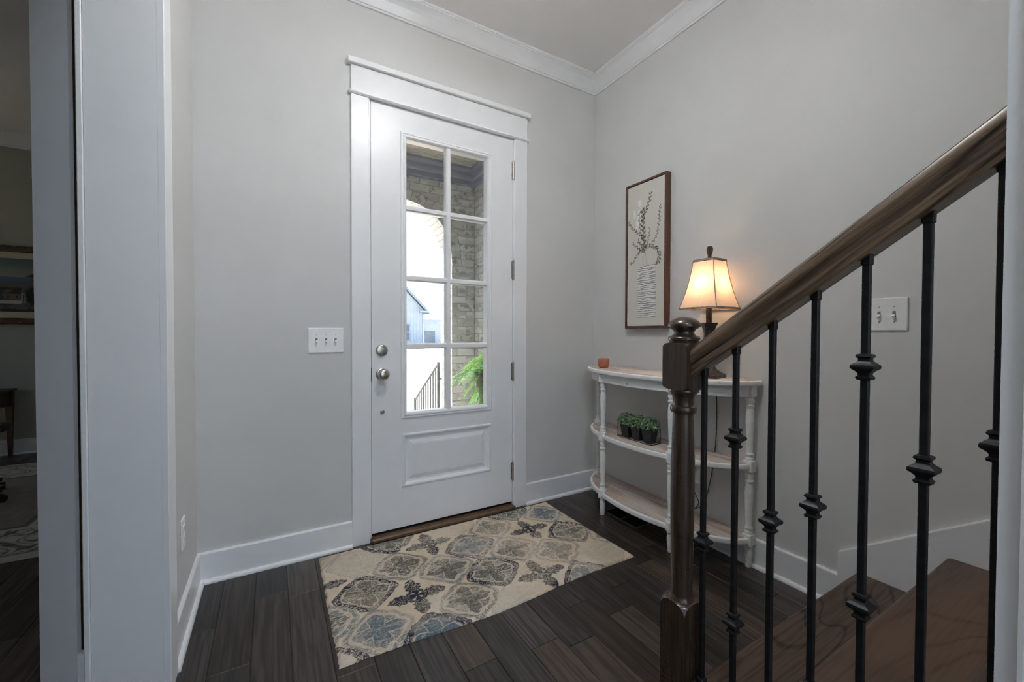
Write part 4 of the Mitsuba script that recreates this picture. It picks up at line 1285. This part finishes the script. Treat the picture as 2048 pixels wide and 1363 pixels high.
# iron stair rail outside
prl = thing('porch_railing', 'black iron handrail running down the porch steps', 'railing')
RXp = -.479
ty0, ty1 = 2.055, 2.936
tz = lambda y_: .8376 - (y_ - 2.05) * .598
put(prl + '__newel_bar', cb(RXp - .013, RXp + .013, ty0 - .013, ty0 + .013, -.154, tz(ty0) + .012, .002), RAIL_HAZE)
put(prl + '__newel_bar', cb(RXp - .013, RXp + .013, ty1 - .013, ty1 + .013, -.6, tz(ty1) + .012, .002), RAIL_HAZE)
for dz in (0, -.60):
    m = tube([(RXp, ty0, tz(ty0) + dz - .012), (RXp, ty1, tz(ty1) + dz - .012)], .012, 8)
    put(prl + ('__top_bar' if dz == 0 else '__bottom_bar'), m, RAIL_HAZE)
for i in range(1, 10):
    yq = ty0 + (ty1 - ty0) * i / 10
    put(prl + '__picket', cb(RXp - .0065, RXp + .0065, yq - .0065, yq + .0065, tz(yq) - .62, tz(yq) - .008, .001), RAIL_HAZE)
put(prl + '__wall_bracket', tube([(RXp, ty0, .66), (RXp + .02, ty0 - .04, .66), (RXp + .03, PYB, .66)], .008, 8), RAIL_HAZE)

# fern in a tall planter
fk = thing('potted_fern', 'bright green fern in a planter on the porch beside the brick wall', 'fern')
FX, FY, FZ = -.50, .70, .87
put(fk + '__planter', lathe([(0, -.02), (.13, -.02), (.13, .02), (.09, .06), (.07, .20), (.075, .45), (.10, .62), (.145, .78), (.155, .83), (.15, .845), (.14, .835), (.13, .79), (0, .78)], (FX, FY, 0), 40), PLANTER, smooth=40)
r = np.random.default_rng(11)
for i in range(74):
    az = i * 2.399963 + r.uniform(-.2, .2)
    L_ = r.uniform(.36, .52)
    el = r.uniform(.15, 1.25)
    n = 40
    s = np.linspace(0, 1, n)
    hx = L_ * (math.cos(el) * s + .45 * s ** 2)
    droop = 0 if i < 40 else r.uniform(.3, 1.0)
    hx = hx * (1 - .45 * droop)
    hz = L_ * (math.sin(el) * s * (1.35 - .8 * droop) - (.60 + .75 * math.sin(el) + .45 * droop) * s ** (2.1 - .7 * droop))
    px, py, pz = FX + hx * math.cos(az) * .80, FY + hx * math.sin(az) * .80, FZ - .02 + hz
    ctr = np.stack([px, py, pz], 1)
    ok = px < PXS - .03
    V_, F_, UV_ = [], [], []
    side = np.array([-math.sin(az), math.cos(az), 0])
    tone = r.random()
    tan = np.gradient(ctr, axis=0)
    tan /= np.linalg.norm(tan, axis=1, keepdims=True)
    for kq in range(1, n):
        if px[kq] > PXS - .045 or py[kq] < .20 or px[kq] < FX - .27:
            break
        ll = .050 * math.sin(math.pi * min(1, .12 + .86 * s[kq]) ** .8) + .006
        for sg in (-1, 1):
            dirv = side * sg * .93 + tan[kq] * .36 + np.array([0, 0, -.12])
            tip = ctr[kq] + dirv * ll
            w_ = tan[kq] * .0056
            k0 = len(V_)
            V_ += [ctr[kq] - w_ * .6, ctr[kq] + w_ * .6, ctr[kq] + dirv * ll * .6 + w_ * .75, tip, ctr[kq] + dirv * ll * .6 - w_ * .75]
            F_ += [(k0, k0 + 1, k0 + 2), (k0, k0 + 2, k0 + 4), (k0 + 4, k0 + 2, k0 + 3)]
            UV_ += [(tone, .5)] * 5
        k0 = len(V_)
        V_ += [ctr[kq - 1] - side * .0015, ctr[kq - 1] + side * .0015, ctr[kq] + side * .0015, ctr[kq] - side * .0015]
        F_ += [(k0, k0 + 1, k0 + 2), (k0, k0 + 2, k0 + 3)]
        UV_ += [(tone, .2)] * 4
    if V_:
        put(fk + '__frond', (np.array(V_), np.array(F_)), FERN, uv=np.array(UV_))

# ------------------------------------------------------------------ outdoors: ground and the house across the way
struct('ground', bx(-90, 120, 1.9, 160, -.62, -.56), GRAVEL, 'pale sunlit driveway and yard beyond the porch')
HY, GZ = 57.0, -.56
hs = thing('house', 'pale gabled house beyond the driveway', 'house')
hw = [(6.8, GZ), (17.3, GZ), (17.3, 4.75), (12.05, 10.1), (6.8, 4.75)]
put(hs + '__wall', yslab(Polygon(hw), HY, HY + 9), SIDING)
for s_, x0_, x1_ in ((1, 18.15, 12.05), (-1, 5.95, 12.05)):
    rf = [(x0_, 4.05), (12.05, 10.28), (12.05, 10.58), (x0_, 4.35)]
    put(hs + '__roof', yslab(Polygon(rf).buffer(0), HY - .6, HY + 9.4), SHINGLE)
    put(hs + '__fascia', yslab(Polygon([(x0_, 4.0), (12.05, 10.2), (12.05, 10.36), (x0_, 4.16)]).buffer(0), HY - .64, HY - .58), HOUSEWHITE)
put(hs + '__eave', bx(16.6, 18.25, HY - .62, HY - .2, 4.30, 4.55), HOUSEWHITE)
put(hs + '__downspout', cat([bx(17.15, 17.3, HY - .1, HY, GZ, 4.1), bx(17.2, 17.75, HY - .2, HY, 4.0, 4.15)]), HOUSEWHITE)
w = put(hs + '__window', bx(14.35, 15.3, HY - .09, HY, .1, 2.6), HOUSEWHITE)
for za, zb_ in ((.2, 1.3), (1.4, 2.5)):
    put(w + '__pane', bx(14.45, 15.2, HY - .11, HY - .08, za, zb_), HOUSEGLASS)
for i in range(24):
    xx = 7.0 + i * .44
    ztop = 4.75 + (min(xx - 6.8, 17.3 - xx)) * 1.0
    put(hs + '__batten', bx(xx, xx + .05, HY - .04, HY, GZ, ztop), SIDING)
dm = put(hs + '__dormer', yslab(Polygon([(15.2, 6.2), (17.3, 5.6), (17.4, 5.75), (15.6, 7.4)]), HY + 1.5, HY + 4), SHINGLE)
gr_ = thing('garage', 'low pale garage wing with a grey roll door right of the house', 'garage')
GY = HY + 10
put(gr_ + '__wall', bx(20.66, 23.75, GY, GY + 7, GZ, 3.37), SIDING)
put(gr_ + '__roof', bx(20.5, 23.95, GY - .3, GY + 7.3, 3.37, 3.65), HOUSEWHITE)
gd = put(gr_ + '__roll_door', bx(20.72, 22.65, GY - .07, GY, GZ, 1.62), SHINGLE)
for i in range(5):
    put(gd + '__panel', cb(20.76, 22.61, GY - .10, GY - .06, GZ + .02 + .43 * i, GZ + .43 * (i + 1) - .02, .01), SHINGLE)

# ------------------------------------------------------------------ foyer lamp and added hall fill outside the frame
def flush_lamp(label, x, y, radiance, r_=.19, drop=.15):
    k = thing('ceiling_light', label, 'ceiling light')
    put(k + '__canopy', lathe([(0, H), (.09, H), (.09, H - .02), (.02, H - .03), (.02, H - drop + .02), (r_ * .98, H - drop + .02), (r_ * .98, H - drop + .012), (0, H - drop + .012)], (x, y, 0), 40), NICKEL, smooth=40)
    m = lathe([(r_, H - drop + .015), (r_, H - drop - .05), (r_ * .92, H - drop - .08), (r_ * .6, H - drop - .10), (0, H - drop - .107)][::-1], (x, y, 0), 40)
    if m.face_normals[np.argmin(m.triangles_center[:, 2])][2] > 0:
        m.invert()
    put(k + '__bowl', m, LAMPGLASS, smooth=True, emitter={'type': 'area', 'radiance': {'type': 'rgb', 'value': list(radiance)}})


flush_lamp('flush ceiling light with a glowing glass bowl over the foyer', -1.40, -1.25, FOYER_LAMP)
flush_lamp('added unseen glowing bowl over the hall standing in for cool daylight', -2.0, -3.25, HALL_FILL)  # no lamp known here; added for cool light on the jambs
